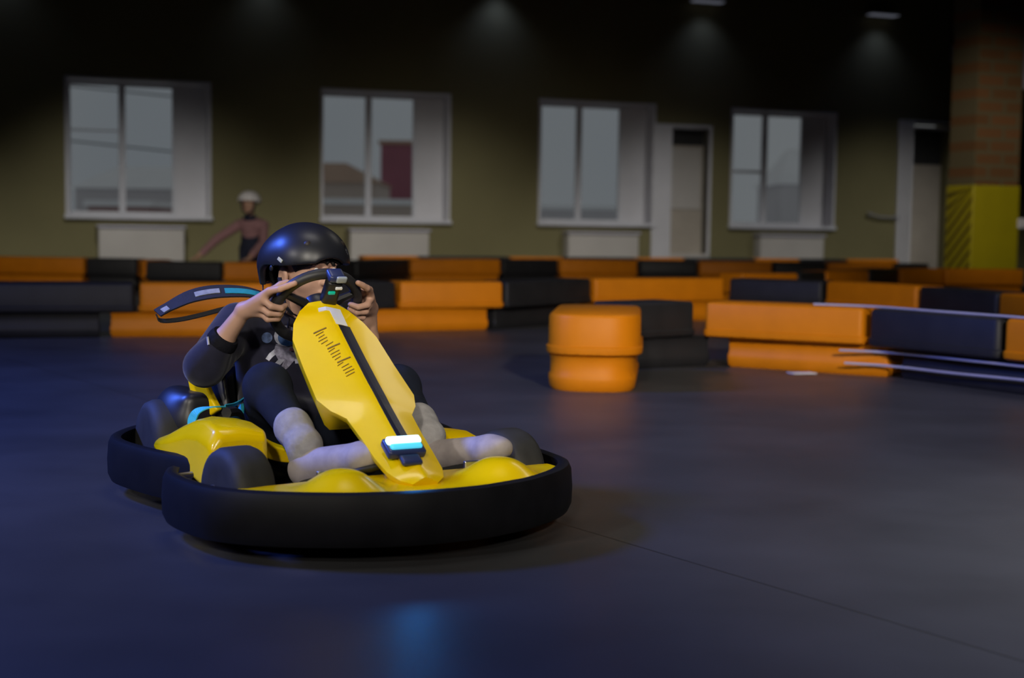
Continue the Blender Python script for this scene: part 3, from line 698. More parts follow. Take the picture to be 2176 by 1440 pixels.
for i in range(NX-1):
    for j in range(NY-1):
        a = i*NY+j; F.append((a, a+1, a+NY+1, a+NY)); F.append((nv+a, nv+a+NY, nv+a+NY+1, nv+a+1))
for i in range(NX-1):
    for j in (0, NY-1): a = i*NY+j; F.append((a, a+NY, nv+a+NY, nv+a))
for j in range(NY-1):
    for i in (0, NX-1): a = i*NY+j; F.append((a, a+1, nv+a+1, nv+a))
MB().add(V, F).build('nose_panel', M['yellow'], kart, True)
# steering column fairing: gabled spine from the wheel down to the nose
ST = [(.012, .662, .045, .006), (.035, .650, .085, .020), (.075, .625, .122, .033), (.13, .588, .146, .042), (.25, .51, .155, .048), (.375, .432, .163, .050), (.43, .400, .142, .046), (.475, .372, .108, .038), (.56, .322, .100, .034), (.65, .272, .096, .032), (.72, .236, .088, .028), (.765, .215, .070, .024), (.79, .200, .04, .018)]
def fair(x):
    for a, b in zip(ST, ST[1:]):
        if a[0] <= x <= b[0]:
            t = (x-a[0])/(b[0]-a[0]); return [a[k]+(b[k]-a[k])*t for k in range(4)]
    return list(ST[0] if x < ST[0][0] else ST[-1])
def fair_z(x, y):
    _, z, wd, dr = fair(x); return z-dr*(abs(y)/wd)**1.25
V = []; F = []; CS = [-1, -.96, -.75, -.5, -.25, -.06, .06, .25, .5, .75, .96, 1]
xs = [.012, .02, .035, .055, .075, .10, .13, .18, .25, .31, .375, .40, .43, .45, .475, .51, .56, .60, .65, .69, .72, .745, .765, .78, .79]
nx = Vector((.53, 0, .85))
for x in xs:
    _, z, wd, dr = fair(x)
    lowk = 1.0 if x < .42 else .55
    sec = [(x-.05*lowk, -wd*(.72 if x < .42 else .5), fair_z(x, wd)-.085*lowk), (x-.012, -wd*.96, fair_z(x, wd)-.024*lowk)]+[(x, c*wd, fair_z(x, c*wd)) for c in CS]+[(x-.012, wd*.96, fair_z(x, wd)-.024*lowk), (x-.05*lowk, wd*(.72 if x < .42 else .5), fair_z(x, wd)-.085*lowk)]
    sec = [(a, b, max(c, .150)) for a, b, c in sec]
    V += sec
n = len(CS)+4
for i in range(len(xs)-1):
    for k in range(n): F.append((i*n+k, i*n+(k+1) % n, (i+1)*n+(k+1) % n, (i+1)*n+k))
F.append(tuple(range(n))); F.append(tuple((len(xs)-1)*n+k for k in range(n)))
col = MB().add(V, F).build('column_fairing', M['yellow'], kart, True)
def decal(poly_xy, name, m, sub=10, off=.0022):
    """poly in (x, y) on the fairing: list of quads [(x,y)*4]; laid over the surface with its own small thickness"""
    mb = MB()
    for q in poly_xy:
        V = []; F = []
        for i in range(sub+1):
            for j in range(4):
                u = i/sub; v = j/3
                a = [q[0][k]+(q[3][k]-q[0][k])*u for k in (0, 1)]; b = [q[1][k]+(q[2][k]-q[1][k])*u for k in (0, 1)]
                p = [a[k]+(b[k]-a[k])*v for k in (0, 1)]; z = fair_z(*p)
                V.append((p[0]+.53*off, p[1], z+.85*off))
        nn = len(V); V += [(x-.53*off*.9, y, z-.85*off*.9) for x, y, z in V]
        for i in range(sub):
            for j in range(3): a = i*4+j; F.append((a, a+1, a+5, a+4)); F.append((nn+a, nn+a+4, nn+a+5, nn+a+1))
        for i in range(sub):
            for j in (0, 3): a = i*4+j; F.append((a, a+4, nn+a+4, nn+a))
        for i in (0, sub):
            for j in range(3): a = i*4+j; F.append((a, a+1, nn+a+1, nn+a))
        mb.add(V, F)
    return mb.build(name, m, col, False)
decal([[(.125, .012), (.125, .052), (.64, .030), (.64, -.008)]], 'stripe', M['stripe'], 40)
decal([[(.046, -.026), (.046, .052), (.062, .050), (.062, -.030)], [(.062, .008), (.062, .050), (.122, .046), (.122, .006)]], 'number_seven', M['white'], 8)
rnd = random.Random(3); q = []
for k in range(17):                                     # lettering running down the fairing, too smeared in the photo to read
    x = .135+.0125*k; y0 = -.075+.004*k*.4+rnd.uniform(-.006, .006); ln = (.050 if k in (0, 6, 11) else .030)*rnd.uniform(.7, 1.1); th = .0042 if k in (0, 6, 11) else .0020
    q.append([(x, y0), (x-.006, y0+ln), (x-.006+th, y0+ln), (x+th, y0)])
decal(q, 'lettering', M['ink'], 3)
# headlight
hl = MB(); B = Matrix.Translation((.675, -.016, .266)) @ Matrix.Rotation(R(32), 4, 'Y')
hl.box((-.036, -.060, -.012), (.034, .060, .016), .010, 0, B)
hb = hl.build('headlight_housing', M['bluecap'], kart, True)
l1 = MB().box((-.028, -.054, .0), (.000, .054, .030), .010, 0, B).build('lens', M['led'], hb, True)
l2 = MB().box((.001, -.050, .0), (.020, .050, .026), .008, 0, B).build('lower_lens', M['led2'], hb, True)
MB().box((.036, -.032, -.004), (.075, .032, .012), .008, 0, B).build('headlight_bezel', M['bluecap'], hb, True)
ls = bpy.data.lights.new('headlight_beam', 'SPOT'); ls.energy = 1.1; ls.color = (.02, .30, 1.0); ls.spot_size = R(40); ls.spot_blend = 1.0; ls.shadow_soft_size = .02
lo = bpy.data.objects.new('headlight_beam', ls); COL.objects.link(lo); lo.parent = kart; lo.location = (.72, .004, .305)
lo.rotation_euler = (Vector((1.45, -.28, 0))-Vector((.72, .004, .305))).to_track_quat('-Z', 'Y').to_euler()
# steering wheel
CW = Vector((-.045, .004, .640)); E1 = Vector((0, 1, 0)); E2 = Vector((.62, 0, .785)).normalized(); FN = Vector((E2.z, 0, -E2.x)); RW = .142
def rim(phi, s=1): return CW+E1*(s*RW*math.cos(phi))+E2*(RW*math.sin(phi))
sw = MB().tube([rim(2*math.pi*k/48) for k in range(48)], .0185, 12, 0, True).build('steering_wheel', M['grip'], kart)
sp_ = MB()
for a in (R(25), R(155), R(270)): sp_.tube([CW+FN*.012, rim(a)], [.020, .012], 8)
sp_.lathe([(.02, -.03), (.05, -.02), (.055, .0), (.05, .02), (.02, .03)], CW+FN*.01, FN, 24)
sp_.tube([CW, CW+FN*.10], .022, 12)
sp_.build('wheel_hub', M['black'], sw)
BW = Matrix((E1.to_4d()[:3]+(0,), (0, 0, 0, 0), (0, 0, 0, 0), (0, 0, 0, 1)))
def wmat(c):                                             # frame of the wheel: x = lateral, y = up along the wheel, z = forward/outward
    m = Matrix.Identity(4)
    for i, ax in enumerate((E1, E2, FN)):
        for j in range(3): m[j][i] = ax[j]
    for j in range(3): m[j][3] = c[j]
    return m
dc = CW+E1*.020+E2*.092+FN*.03
dsp = MB().box((-.026, -.060, -.02), (.026, .050, .020), .012, 0, wmat(dc)).build('display_unit', M['black'], sw, True)
cap = MB().box((-.028, .050, -.03), (.028, .078, .022), .012, 0, wmat(dc)).build('display_cap', M['bluecap'], dsp, True)
MB().box((-.006, .056, .016), (.030, .080, .028), .006, 0, wmat(dc)).build('display_screen', M['dispcap'], dsp, True)
MB().box((-.000, .026, .016), (.024, .036, .026), .003, 0, wmat(dc)).build('button', M['white'], dsp, True)
MB().box((-.020, .006, .016), (.004, .018, .026), .004, 0, wmat(dc)).build('indicator', M['green'], dsp, True)
for (u, v, a) in ((-.040, .012, 20), (-.012, .020, -10), (.045, .008, 15), (.062, -.010, 0)):
    MB().box((-.013, -.006, .02), (.013, .006, .045), .004, 0, wmat(CW+E1*u+E2*v) @ Matrix.Rotation(R(a), 4, 'Z')).build('button', M['button'], sw, True)
MB().tube([CW+FN*.08, (.30, 0, .40), (.60, 0, .15), (.62, 0, .07)], .014, 10).build('steering_shaft', M['steel'], kart)
# pedals and foot rests
for s in (-1, 1):
    p = MB(); p.box((.655+.01*s, s*.23-.045, .11), (.668+.01*s, s*.23+.045, .215), .004); p.tube([(.665+.01*s, s*.23, .12), (.70, s*.23, .066)], .008)
    p.build('pedal', M['steel'], kart, True)
    MB().box((.24, s*.20-.07, .062), (.33, s*.20+.07, .092), .006).build('foot_rest', M['black'], kart, True)
# harness: the shoulder strap streams out behind, lap straps hang over the pod
up_ = spline([(-.45, -.02, .655), (-.46, -.10, .672), (-.48, -.20, .672), (-.50, -.28, .655), (-.51, -.35, .622), (-.51, -.395, .598)], 6)
N_ = len(up_)
mis = [1 if .12 < k/N_ < .38 else (2 if (.38 <= k/N_ < .58 or .82 < k/N_ < .93) else 0) for k in range(N_)]
hs = MB().ribbon(up_, [Vector((-.75, 0, .42))]*N_, [.05+.028*math.sin(math.pi*min(1, k/(N_*.8))) if k < N_*.8 else .05 for k in range(N_)], .006)
hso = hs.build('harness_strap', M['webbing'], kart, False)
def patch(a, b, m, lo, hi, name):
    pts = [p+Vector((.42, 0, .75)).normalized()*.0045 for p in up_[a:b]]
    MB().ribbon([p+Vector((-.75, 0, .42)).normalized()*(lo+hi)/2 for p in pts], [Vector((-.75, 0, .42))]*len(pts), [hi-lo]*len(pts), .002).build(name, m, hso, False)
patch(2, 11, M['teal'], -.020, .012, 'teal_patch'); patch(11, 18, M['greyweb'], -.016, .012, 'grey_patch'); patch(25, 29, M['greyweb'], -.02, .006, 'grey_patch')
lw = spline([(-.51, -.40, .595), (-.505, -.385, .573), (-.49, -.33, .575), (-.47, -.26, .590), (-.45, -.18, .612), (-.44, -.12, .625)], 5)
MB().ribbon(lw, [Vector((-.75, 0, .42))]*len(lw), [.022]*len(lw), .005).build('loose_tail', M['webbing'], hso, False)
c1 = spline([(-.02, -.425, .262), (-.022, -.424, .290), (-.005, -.41, .316), (.02, -.375, .330), (.01, -.33, .328)], 6)
MB().ribbon(c1, [Vector((.9, .45, .15))]*len(c1), [.040, .040]+[.038-.020*k/(len(c1)-3) for k in range(len(c1)-2)], .004).build('lap_strap', M['cyan'], kart, False)
c2 = spline([(.01, -.33, .328), (-.03, -.285, .327), (-.07, -.24, .338), (-.11, -.215, .350)], 5)
MB().ribbon(c2, [Vector((.5, .3, .8))]*len(c2), [.018]*len(c2), .004).build('lap_strap', M['teal'], kart, False)
c3 = spline([(-.06, -.245, .325), (-.035, -.262, .300), (-.02, -.275, .270), (-.03, -.285, .235)], 5)
MB().ribbon(c3, [Vector((.9, .45, .0))]*len(c3), [.016+.020*min(1, k/8) for k in range(len(c3))], .004).build('lap_strap', M['teal'], kart, False)
MB().tube(spline([(.06, -.34, .315), (.02, -.30, .31), (-.02, -.27, .285), (-.06, -.25, .24)], 4), .018, 8).build('belt_anchor', M['black'], kart)

# ================================================================== the driver (same local frame as the kart)
boy = tag(empty('person', KLOC, KROT), 'boy in a dark hoodie and black trousers driving the yellow kart', 'person')
yaw = R(12); pit = R(-4)
HF = Vector((math.cos(yaw)*math.cos(pit), math.sin(yaw)*math.cos(pit), math.sin(pit))); HL = Vector((-math.sin(yaw), math.cos(yaw), 0)); HU = HF.cross(HL)
HC_ = Vector((-.275, .070, .750)); HB = [list(HF), list(HL), list(HU)]
def hp(f, l, u): return tuple(HC_+HF*f+HL*l+HU*u)
def P(*a): return Vector(a)
J = dict(rs=P(-.385, -.150, .565), re=P(-.235, -.315, .435), ls=P(-.385, .205, .555), le=P(-.215, .262, .425),
         rh=P(-.26, -.09, .165), rk=P(.050, -.20, .388), ra=P(.315, -.178, .235), lh=P(-.26, .09, .165), lk=P(.05, .262, .365), la=P(.305, .250, .235))
def hand_pts(s):
    rad = lambda a: (E1*(s*math.cos(a))+E2*math.sin(a))
    wr = rim(R(-6), s)+rad(R(-6))*.085-FN*.045-E2*.028
    out = []
    for a, ln, kk in ((R(24), 1.05, 'index'), (R(9), 1.0, 'm'), (R(-1), .95, 'r'), (R(-10), .80, 'p')):
        c = rim(a, s); r = rad(a); tg = (E1*(-s*math.sin(a))+E2*math.cos(a))
        if kk == 'index':
            pts = [c+r*.046-FN*.004-tg*.010, c+r*.036+FN*.016+tg*.022, c+r*.022+FN*.020+tg*.046, c+r*.008+FN*.022+tg*.066]
        else:
            pts = [c+r*.050*ln-FN*.002, c+r*.030+FN*.026, c-r*.004*ln+FN*.031, c-r*.026*ln+FN*.012]
        out.append(pts)
    a = R(20); c = rim(a, s); r = rad(a); tg = (E1*(-s*math.sin(a))+E2*math.cos(a))
    th = [wr+(c-wr)*.35-FN*.012, c+r*.022-FN*.028-tg*.015, c+r*.004-FN*.030+tg*.02, c-r*.008-FN*.026+tg*.042]
    return wr, out, th
g = SDF((-.58, -.42, .05), (.66, .46, .92), .0045)
# torso, neck
for s in (-1, 1):
    g.cone((-.29, s*.055, .165), (-.40, .022+s*.07, .45), .088, .082, .05)
g.ell((-.40, .025, .50), (.085, .15, .09), .05)
g.cone((-.40, .03, .54), hp(-.03, 0, -.06), .062, .055, .04)
# head
g.ell(hp(-.012, 0, .030), (.112, .088, .105), .02, 'u', HB); g.ell(hp(.030, 0, -.050), (.074, .064, .072), .05, 'u', HB)
g.ell(hp(.075, 0, -.098), (.026, .030, .022), .03, 'u', HB)
g.cone(hp(.098, 0, .012), hp(.120, 0, -.026), .011, .015, .015); g.ell(hp(.112, .014, -.030), (.012, .010, .009), .008, 'u', HB); g.ell(hp(.112, -.014, -.030), (.012, .010, .009), .008, 'u', HB)
for s in (-1, 1):
    g.ell(hp(.098, s*.036, .016), (.022, .020, .014), .012, 's', HB)
    g.ell(hp(.084, s*.036, .014), (.018, .018, .016), .004, 'u', HB)
    g.ell(hp(.096, s*.037, .036), (.012, .024, .008), .012, 'u', HB)
    g.ell(hp(.062, s*.052, -.028), (.028, .022, .026), .03, 'u', HB)
    g.ell(hp(-.010, s*.097, -.020), (.026, .012, .040), .006, 'u', HB); g.ell(hp(-.004, s*.109, -.018), (.012, .007, .022), .005, 's', HB)
g.ell(hp(.101, 0, -.062), (.012, .026, .006), .006, 'u', HB); g.ell(hp(.099, 0, -.074), (.012, .022, .007), .006, 'u', HB); g.box(hp(.112, 0, -.068), (.008, .022, .0012), .0005, .003, 's', HB)
# arms, hands
HANDS = {}
for s, sh, el in ((-1, 'rs', 're'), (1, 'ls', 'le')):
    wr, fing, th = hand_pts(s); HANDS[s] = wr
    g.cone(J[sh], J[el], .050, .040, .04); mid = J[el]+(wr-J[el])*.45
    g.cone(J[el], mid, .040, .036, .02); g.cone(mid, wr, .036, .025, .02)
    for pts in fing:
        g.cone(wr, pts[0], .022, .0135, .014)
    for j, pts in enumerate(fing):
        rr = (.0125, .0115, .0105, .0095) if j < 3 else (.0115, .0105, .0095, .0085)
        for q in range(3): g.cone(pts[q], pts[q+1], rr[q], rr[q+1], .004)
    for q in range(3): g.cone(th[q], th[q+1], (.020, .015, .0125)[q], (.015, .0125, .0105)[q], .008)
# legs, feet
for a, b, c in (('rh', 'rk', 'ra'), ('lh', 'lk', 'la')):
    g.cone(J[a], J[b], .075, .056, .04); g.cone(J[b], J[c], .056, .036, .03)
FEET = {-1: (P(.325, -.175, .152), P(.555, -.085, .225)), 1: (P(.315, .250, .150), P(.590, .325, .225))}
for s, an in ((-1, 'ra'), (1, 'la')):
    h, t = FEET[s]; g.cone(J[an], h, .034, .034, .02); g.cone(h, t, .034, .026, .03)
g.build('body', M['skin'], boy, 2)
# eyes, hair
for s in (-1, 1):
    o = MB().lathe([(.0001, -.0105), (.0075, -.0078), (.0105, 0), (.0075, .0078), (.0001, .0105)], hp(.0935, s*.036, .014), HF, 16).build('eye', M['white'], boy)
    MB().lathe([(.0048, -.001), (.0040, .0012), (.0001, .0016)], hp(.104, s*.036, .013), HF, 14).build('iris', M['foam'], o)
g = SDF((-.45, -.10, .66), (-.09, .24, .93), .0045)
g.ell(hp(-.016, 0, .034), (.121, .097, .113), 0, 'u', HB)
rh = random.Random(5)
for k in range(15):                                     # ragged fringe falling over the brow
    l = -.070+.010*k; fz = .062-.020*rh.random()-(.020 if k > 6 else 0)
    g.cone(hp(.088-.30*l*l*8*.1, l, .10), hp(.108-4.2*l*l*1.0, l+.008*rh.uniform(-1, 1), fz), .014, .006, .006)
g.ell(hp(.05, 0, -.052), (.090, .084, .105), .012, 's', HB)
for s in (-1, 1): g.ell(hp(-.005, s*.105, -.025), (.050, .045, .062), .008, 's', HB)
g.keep(hp(0, 0, -.045), -HU)
g.build('hair', M['hair'], boy, 1)
# helmet
HEL = Vector((-.292, .066, .782))
def he(f, l, u): return tuple(HEL+HF*f+HL*l+HU*u)
g = SDF((-.50, -.12, .62), (-.08, .26, .95), .0045)
g.ell(he(0, 0, 0), (.168, .146, .138), 0, 'u', HB)
g.cone(he(-.075, 0, -.02), he(-.075, 0, -.085), .100, .088, .05)
g.cone(he(-.05, .052, -.02), he(-.06, .045, -.075), .090, .082, .04); g.cone(he(-.05, -.052, -.02), he(-.06, -.045, -.075), .090, .082, .04)
g.ell(he(.0, 0, -.01), (.148, .126, .124), .0, 's', HB); g.cone(he(-.07, 0, -.02), he(-.07, 0, -.14), .084, .076, 0, 's'); g.cone(he(-.04, .045, -.03), he(-.05, .04, -.14), .076, .070, 0, 's'); g.cone(he(-.04, -.045, -.03), he(-.05, -.04, -.14), .076, .070, 0, 's')
g.cone(he(.19, 0, -.076), he(.02, 0, -.064), .108, .074, .006, 's')
for s in (-1, 1):
    g.cone(he(.14, s*.07, -.084), he(.03, s*.10, -.076), .090, .076, .006, 's')
    g.ell(he(-.012, s*.135, -.090), (.068, .085, .078), .012, 's', HB)
    if s > 0: g.cone(he(.10, .075, .052), he(.17, .125, .045), .012, .012, .003, 's')
    g.cone(he(-.05, s*.06, .105), he(-.08, s*.075, .13), .012, .012, .003, 's')
g.keep(he(0, 0, -.088), -HU)
hm = g.build('helmet', M['helmet'], boy, 2)
g = SDF((-.46, -.09, .64), (-.11, .23, .93), .006)
g.ell(he(.0, 0, -.008), (.146, .124, .122), 0, 'u', HB); g.cone(he(-.07, 0, -.02), he(-.07, 0, -.10), .083, .075, .03)
g.ell(he(.012, 0, -.035), (.134, .108, .125), .004, 's', HB); g.cone(he(.19, 0, -.082), he(.02, 0, -.072), .104, .072, .004, 's'); g.keep(he(0, 0, -.084), -HU)
for s in (-1, 1): g.ell(he(-.012, s*.125, -.095), (.064, .095, .076), .01, 's', HB); g.cone(he(.14, s*.07, -.09), he(.03, s*.10, -.082), .090, .076, .006, 's')
g.build('padding', M['foam'], hm, 1)
MB().box((-.011, -.003, -.006), (.011, .003, .006), .002, 0, Matrix.Translation(he(.052, -.139, .012)) @ Matrix.Rotation(yaw+R(16), 4, 'Z') @ Matrix.Rotation(R(35), 4, 'Y')).build('emblem', M['button'], hm, True)
MB().lathe([(.009, 0), (.009, .004), (.006, .006)], he(.010, -.144, -.02), -HL, 16).build('rivet', M['black'], hm)
for s in (-1, 1):
    a = spline([he(.030, s*.124, -.050), he(.034, s*.116, -.095), he(.034, s*.100, -.145), he(.040, s*.072, -.178)], 5)
    MB().ribbon(a, [HF]*len(a), [.024]*len(a), .003).build('chin_strap', M['webbing'], hm, False)
    a = spline([he(-.120, s*.096, -.084), he(-.085, s*.108, -.135), he(-.030, s*.100, -.155), he(.020, s*.085, -.168)], 5)
    MB().ribbon(a, [HU]*len(a), [.014]*len(a), .003).build('chin_strap', M['webbing'], hm, False)
a = spline([he(.036, -.070, -.175), he(.060, -.03, -.195), he(.060, .03, -.195), he(.036, .070, -.175)], 4)
MB().ribbon(a, [HF]*len(a), [.017]*len(a), .003).build('chin_strap', M['webbing'], hm, False)
# hoodie
g = SDF((-.58, -.43, .10), (.0, .40, .72), .006)
for s in (-1, 1):
    g.cone((-.285, s*.055, .170), (-.395, .022+s*.07, .46), .112, .104, .05)
g.ell((-.395, .025, .505), (.108, .180, .100), .05)
for s, sh, el in ((-1, 'rs', 're'), (1, 'ls', 'le')):
    wr = HANDS[s]; cu = J[el]+(wr-J[el])*(.46 if s < 0 else .12)
    g.cone(J[sh], J[el], .074, .066, .05); g.cone(J[el], cu, .064, .050, .03)
    for q, (t, r) in enumerate(((.30, .076), (.55, .074), (.80, .072))):   # folds
        c = J[sh]+(J[el]-J[sh])*t; g.ell(c+Vector((.012, 0, -.012)), (.030, .070, .050), .02)
g.cone((-.40, .03, .565), (-.385, .045, .615), .090, .078, .04)
g.ell((-.475, .035, .585), (.062, .115, .058), .04)
g.cone((-.39, .035, .60), (-.33, .055, .70), .064, .070, .012, 's')
g.ell((-.20, .0, .27), (.045, .12, .04), .04)
for s in (-1, 1):
    wr = HANDS[s]; cu = J[s < 0 and 're' or 'le']+(wr-J[s < 0 and 're' or 'le'])*(.50 if s < 0 else .14); d = (wr-cu).normalized()
    g.cone(cu+d*.004, cu+d*.08, .041, .041, .004, 's')
hood = g.build('hoodie', M['hoodie'], boy, 2)
for s in (-1, 1):
    el = J['re' if s < 0 else 'le']; wr = HANDS[s]; d = (wr-el).normalized(); cu = el+(wr-el)*(.45 if s < 0 else .13)
    MB().lathe([(.040, -.016), (.050, -.016), (.053, -.006), (.0515, .012), (.046, .026), (.0405, .026)], cu, d, 28).build('cuff', M['cuff'], hood)
_cu = J['re']+(HANDS[-1]-J['re'])*.47
MB().box((-.004, -.003, -.014), (.004, .003, .014), .001, 0, Matrix.Translation(_cu+Vector((.012, -.055, .0))) @ Matrix.Rotation(R(-20), 4, 'Y')).build('label_tab', M['suitw'], hood, True)
for s in (-1, 1):
    a = spline([(-.315, .045+s*.03, .59), (-.290, .035+s*.035, .56), (-.283, .03+s*.035, .52)], 4)
    MB().tube(a, .003, 6).build('drawstring', M['cuff'], hood)
# chest print: moon and floating spaceman, laid onto the cloth
me = hood.data; bv = BVHTree.FromPolygons([v.co[:] for v in me.vertices], [p.vertices[:] for p in me.polygons])
VD = Vector((1.0, -.42, .06)).normalized()              # direction the chest faces
PU = Vector((0, 0, 1)).cross(VD).normalized(); PV = VD.cross(PU)
def print_shapes(origin, shapes):
    mb = MB()
    for lvl, (pts, mi) in enumerate(shapes):
        # fan-triangulate finely from the centroid, then drop each vertex on the hoodie
        c = (sum(p[0] for p in pts)/len(pts), sum(p[1] for p in pts)/len(pts)); ring = []
        for i in range(len(pts)):
            a, b = pts[i], pts[(i+1) % len(pts)]; m = max(1, int(math.hypot(a[0]-b[0], a[1]-b[1])/.006))
            ring += [(a[0]+(b[0]-a[0])*k/m, a[1]+(b[1]-a[1])*k/m) for k in range(m)]
        V = []; F = []; ok = True; n = len(ring); LV = 4
        for q in range(LV+1):
            t = q/LV
            for p in ring:
                x = c[0]+(p[0]-c[0])*max(t, .02); y = c[1]+(p[1]-c[1])*max(t, .02)
                o = origin+PU*x+PV*y; h = bv.ray_cast(o+VD*.5, -VD, 1.0)
                V.append((h[0]+VD*(.0012+.0004*lvl)) if h[0] is not None else o)
        for q in range(LV):
            for k in range(n): F.append((q*n+k, q*n+(k+1) % n, (q+1)*n+(k+1) % n, (q+1)*n+k))
        F.append(tuple(range(n)))
        mb.add(V, F, mi)
    return mb
def circ(x, y, rx, ry=None, n=20): return [(x+rx*math.cos(2*math.pi*k/n), y+(ry or rx)*math.sin(2*math.pi*k/n)) for k in range(n)]
PO = Vector((-.29, -.012, .515))
SH = [(circ(-.060, .004, .0185), 3), ([(-.012, -.018), (-.052, -.050), (-.064, -.068), (-.052, -.076), (-.040, -.062), (-.012, -.040)], 1),
      ([(-.030, -.018), (.042, -.016), (.052, -.045), (.040, -.078), (-.020, -.074), (-.036, -.044)], 0),
      ([(-.020, -.070), (.002, -.072), (-.022, -.098), (-.050, -.104), (-.060, -.094), (-.036, -.088)], 1), ([(.0, -.072), (.034, -.074), (.012, -.100), (-.020, -.122), (-.036, -.116), (-.012, -.098)], 0),
      (circ(-.028, -.116, .013, .011), 1), ([(.036, -.070), (.080, -.074), (.084, -.086), (.036, -.086)], 1), ([(.040, .016), (.058, .018), (.062, -.050), (.048, -.062)], 0),
      (circ(.004, .010, .040, .036), 1), (circ(.008, .004, .031, .029), 2), ([(.018, -.032), (.038, -.030), (.034, -.042), (.016, -.042)], 4), (circ(-.002, .018, .009, .006), 3)]
print_shapes(PO, SH).build('chest_print', [M['suit'], M['suitw'], M['vis'], M['moon'], M['suitred']], hood, True)
# trousers, socks, shoes
g = SDF((-.42, -.36, .04), (.40, .42, .56), .006)
g.ell((-.28, 0, .155), (.13, .17, .098), .04)
for a, b, c in (('rh', 'rk', 'ra'), ('lh', 'lk', 'la')):
    g.cone(J[a], J[b], .092, .071, .04); e = J[b]+(J[c]-J[b])*.72; g.cone(J[b], e, .070, .050, .03)
    g.ell(J[b]+Vector((.0, 0, .006)), (.066, .066, .066), .03); g.ell(J[a]+(J[b]-J[a])*.35+Vector((0, 0, -.02)), (.10, .085, .085), .04)
g.build('trousers', M['trousers'], boy, 2)
for s, kn, an in ((-1, 'rk', 'ra'), (1, 'lk', 'la')):
    h, t = FEET[s]; d = (t-h).normalized(); up = Vector((0, 0, 1)); up = (up-d*up.dot(d)).normalized(); sd = up.cross(d)
    g = SDF(tuple(min(J[an][i], h[i])-.10 for i in range(3)), tuple(max(J[an][i], h[i])+.13 for i in range(3)), .005)
    a = J[kn]+(J[an]-J[kn])*.66
    g.cone(a, J[an], .056, .050, .02); g.cone(J[an], h+up*.02, .050, .046, .03); g.cone(a+(J[an]-J[kn]).normalized()*.01, a+(J[an]-J[kn]).normalized()*.03, .060, .059, .01)
    g.build('sock', M['sock'], boy, 2)
    g = SDF(tuple(min(h[i], t[i])-.12 for i in range(3)), tuple(max(h[i], t[i])+.12 for i in range(3)), .005)
    Bf = [list(d), list(sd), list(up)]
    g.ell(h+d*.0+up*.012, (.062, .049, .056), 0, 'u', Bf); g.cone(h+d*.02+up*.020, t-d*.02+up*.004, .052, .047, .03); g.ell(t+d*.008+up*.002, (.066, .055, .042), .03, 'u', Bf)
    g.cone(h+up*.05-d*.01, h+up*.14-d*.01, .036, .040, .01, 's')
    g.box(h+d*.12-up*.085, (.30, .2, .05), .002, 0, 's', Bf)
    sh = g.build('shoe', M['shoe'], boy, 2)
    g = SDF(tuple(min(h[i], t[i])-.12 for i in range(3)), tuple(max(h[i], t[i])+.12 for i in range(3)), .005)
    g.ell(h-up*.034, (.064, .050, .014), 0, 'u', Bf); g.ell(t-up*.032+d*.004, (.066, .053, .014), 0, 'u', Bf); g.box((h+t)/2-up*.033, (.12, .045, .012), .01, .02, 'u', Bf)
    g.build('sole', M['sole'], sh, 1)
    for q in range(4):
        c = h+d*(.085+.026*q)+up*(.058-.006*q); MB().tube([c+sd*.030-up*.012, c+up*.004, c-sd*.030-up*.012], .0042, 6).build('lace', M['sock'], sh)

# ================================================================== person behind the far barrier
PB = Vector((-3.58, 19.42, 0))
pb = tag(empty('person', PB, R(-8)), 'person in pale helmet and dusty pink top leaning on the far barrier', 'person')
g = SDF((-.85, -.80, 0), (.5, .4, 1.5), .014)
hc = P(.0, -.06, 1.20)
g.ell(hc, (.085, .10, .115), 0); g.ell(hc+P(0, -.03, -.06), (.062, .07, .07), .03); g.cone(hc+P(0, -.10, .0), hc+P(0, -.115, -.025), .012, .016, .01)
g.cone((.0, .02, .98), hc+P(0, .0, -.06), .06, .055, .03); g.cone((0, .10, .62), (0, .03, .92), .12, .12, .05); g.ell((0, .03, .93), (.19, .10, .09), .05)
g.cone((-.17, .02, .93), (-.40, -.22, .73), .05, .042, .03); g.cone((-.40, -.22, .73), (-.58, -.50, .482), .042, .030, .02); g.cone((.18, .02, .93), (.23, -.16, .69), .05, .042, .03); g.cone((.23, -.16, .69), (.14, -.50, .482), .042, .03, .02)
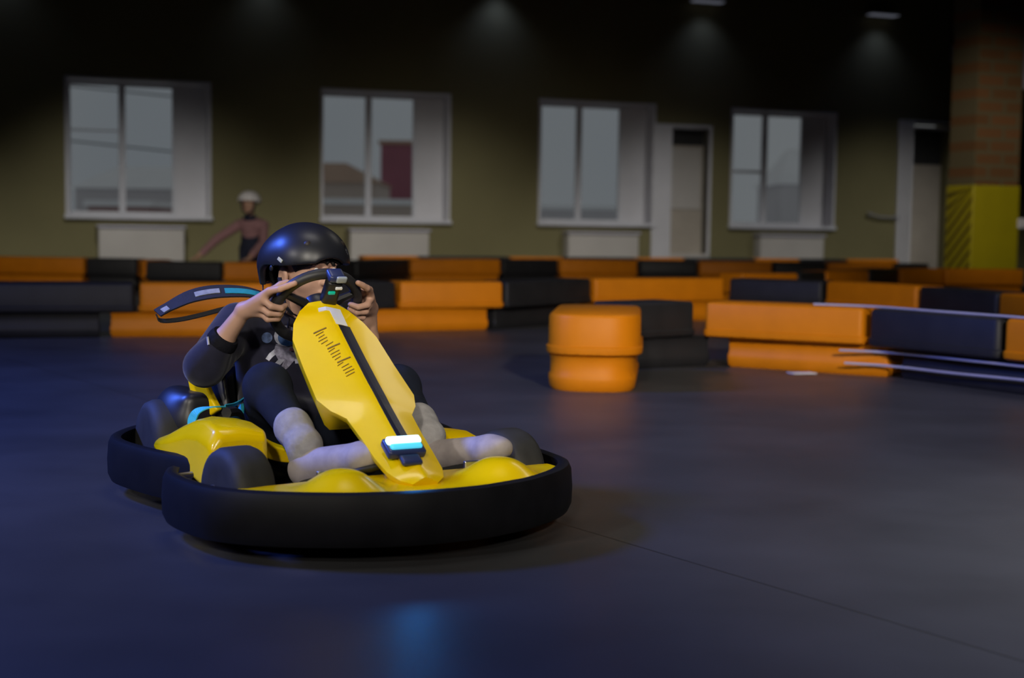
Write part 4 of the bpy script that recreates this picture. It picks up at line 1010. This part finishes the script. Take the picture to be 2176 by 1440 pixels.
for bx, by, bz in ((-.58, -.50, .482), (.14, -.50, .482)):
    for q in range(4): g.cone((bx, by, bz), (bx-.06+.03*q, by-.10, bz-.022), .022, .011, .01)
    g.cone((bx, by, bz), (bx+.05, by-.05, bz-.02), .018, .011, .01)
for s in (-1, 1): g.cone((s*.09, .10, .60), (s*.10, .06, .32), .085, .06, .04); g.cone((s*.10, .06, .32), (s*.10, .10, .06), .06, .045, .02); g.cone((s*.10, .10, .05), (s*.11, -.08, .04), .045, .038, .02)
g.build('body', M['skin'], pb, 2)
g = SDF((-.75, -.6, .45), (.45, .35, 1.12), .014)
g.cone((0, .10, .66), (0, .03, .92), .145, .14, .05); g.ell((0, .03, .94), (.215, .12, .095), .05); g.cone((-.17, .02, .93), (-.40, -.22, .73), .07, .06, .03); g.cone((-.40, -.22, .73), (-.53, -.42, .545), .06, .05, .02); g.cone((.18, .02, .93), (.23, -.16, .69), .07, .06, .03); g.cone((.23, -.16, .69), (.165, -.42, .535), .06, .05, .02)
g.build('top', M['pink'], pb, 2)
g = SDF((-.3, -.2, .05), (.3, .3, .82), .014)
g.cone((0, .10, .62), (0, .085, .76), .16, .158, .04)
for s in (-1, 1): g.cone((s*.09, .10, .60), (s*.10, .06, .32), .105, .08, .04); g.cone((s*.10, .06, .32), (s*.10, .10, .10), .08, .065, .02)
g.build('trousers', M['navy'], pb, 2)
for s in (-1, 1): MB().box((s*.10-.055, -.13, 0), (s*.10+.055, .16, .09), .03).build('shoe', M['sole'], pb, True)
g = SDF((-.2, -.3, 1.0), (.2, .2, 1.45), .01)
g.ell(hc+P(0, .01, .055), (.155, .170, .140), 0); g.ell(hc+P(0, .0, .03), (.108, .126, .115), 0, 's'); g.keep(hc+P(0, 0, .035), (0, -.15, -1))
h2 = g.build('helmet', M['whitehelm'], pb, 2)
MB().tube([hc+P(-.10, -.02, .04), hc+P(-.075, -.05, -.07), hc+P(0, -.09, -.135), hc+P(.075, -.05, -.07), hc+P(.10, -.02, .04)], .014, 8).build('chin_strap', M['webbing'], h2)
g = SDF((-.2, -.25, .9), (.2, .2, 1.12), .01); g.ell((0, -.02, 1.02), (.10, .105, .055), 0)
g.build('scarf', M['navy'], pb, 1)
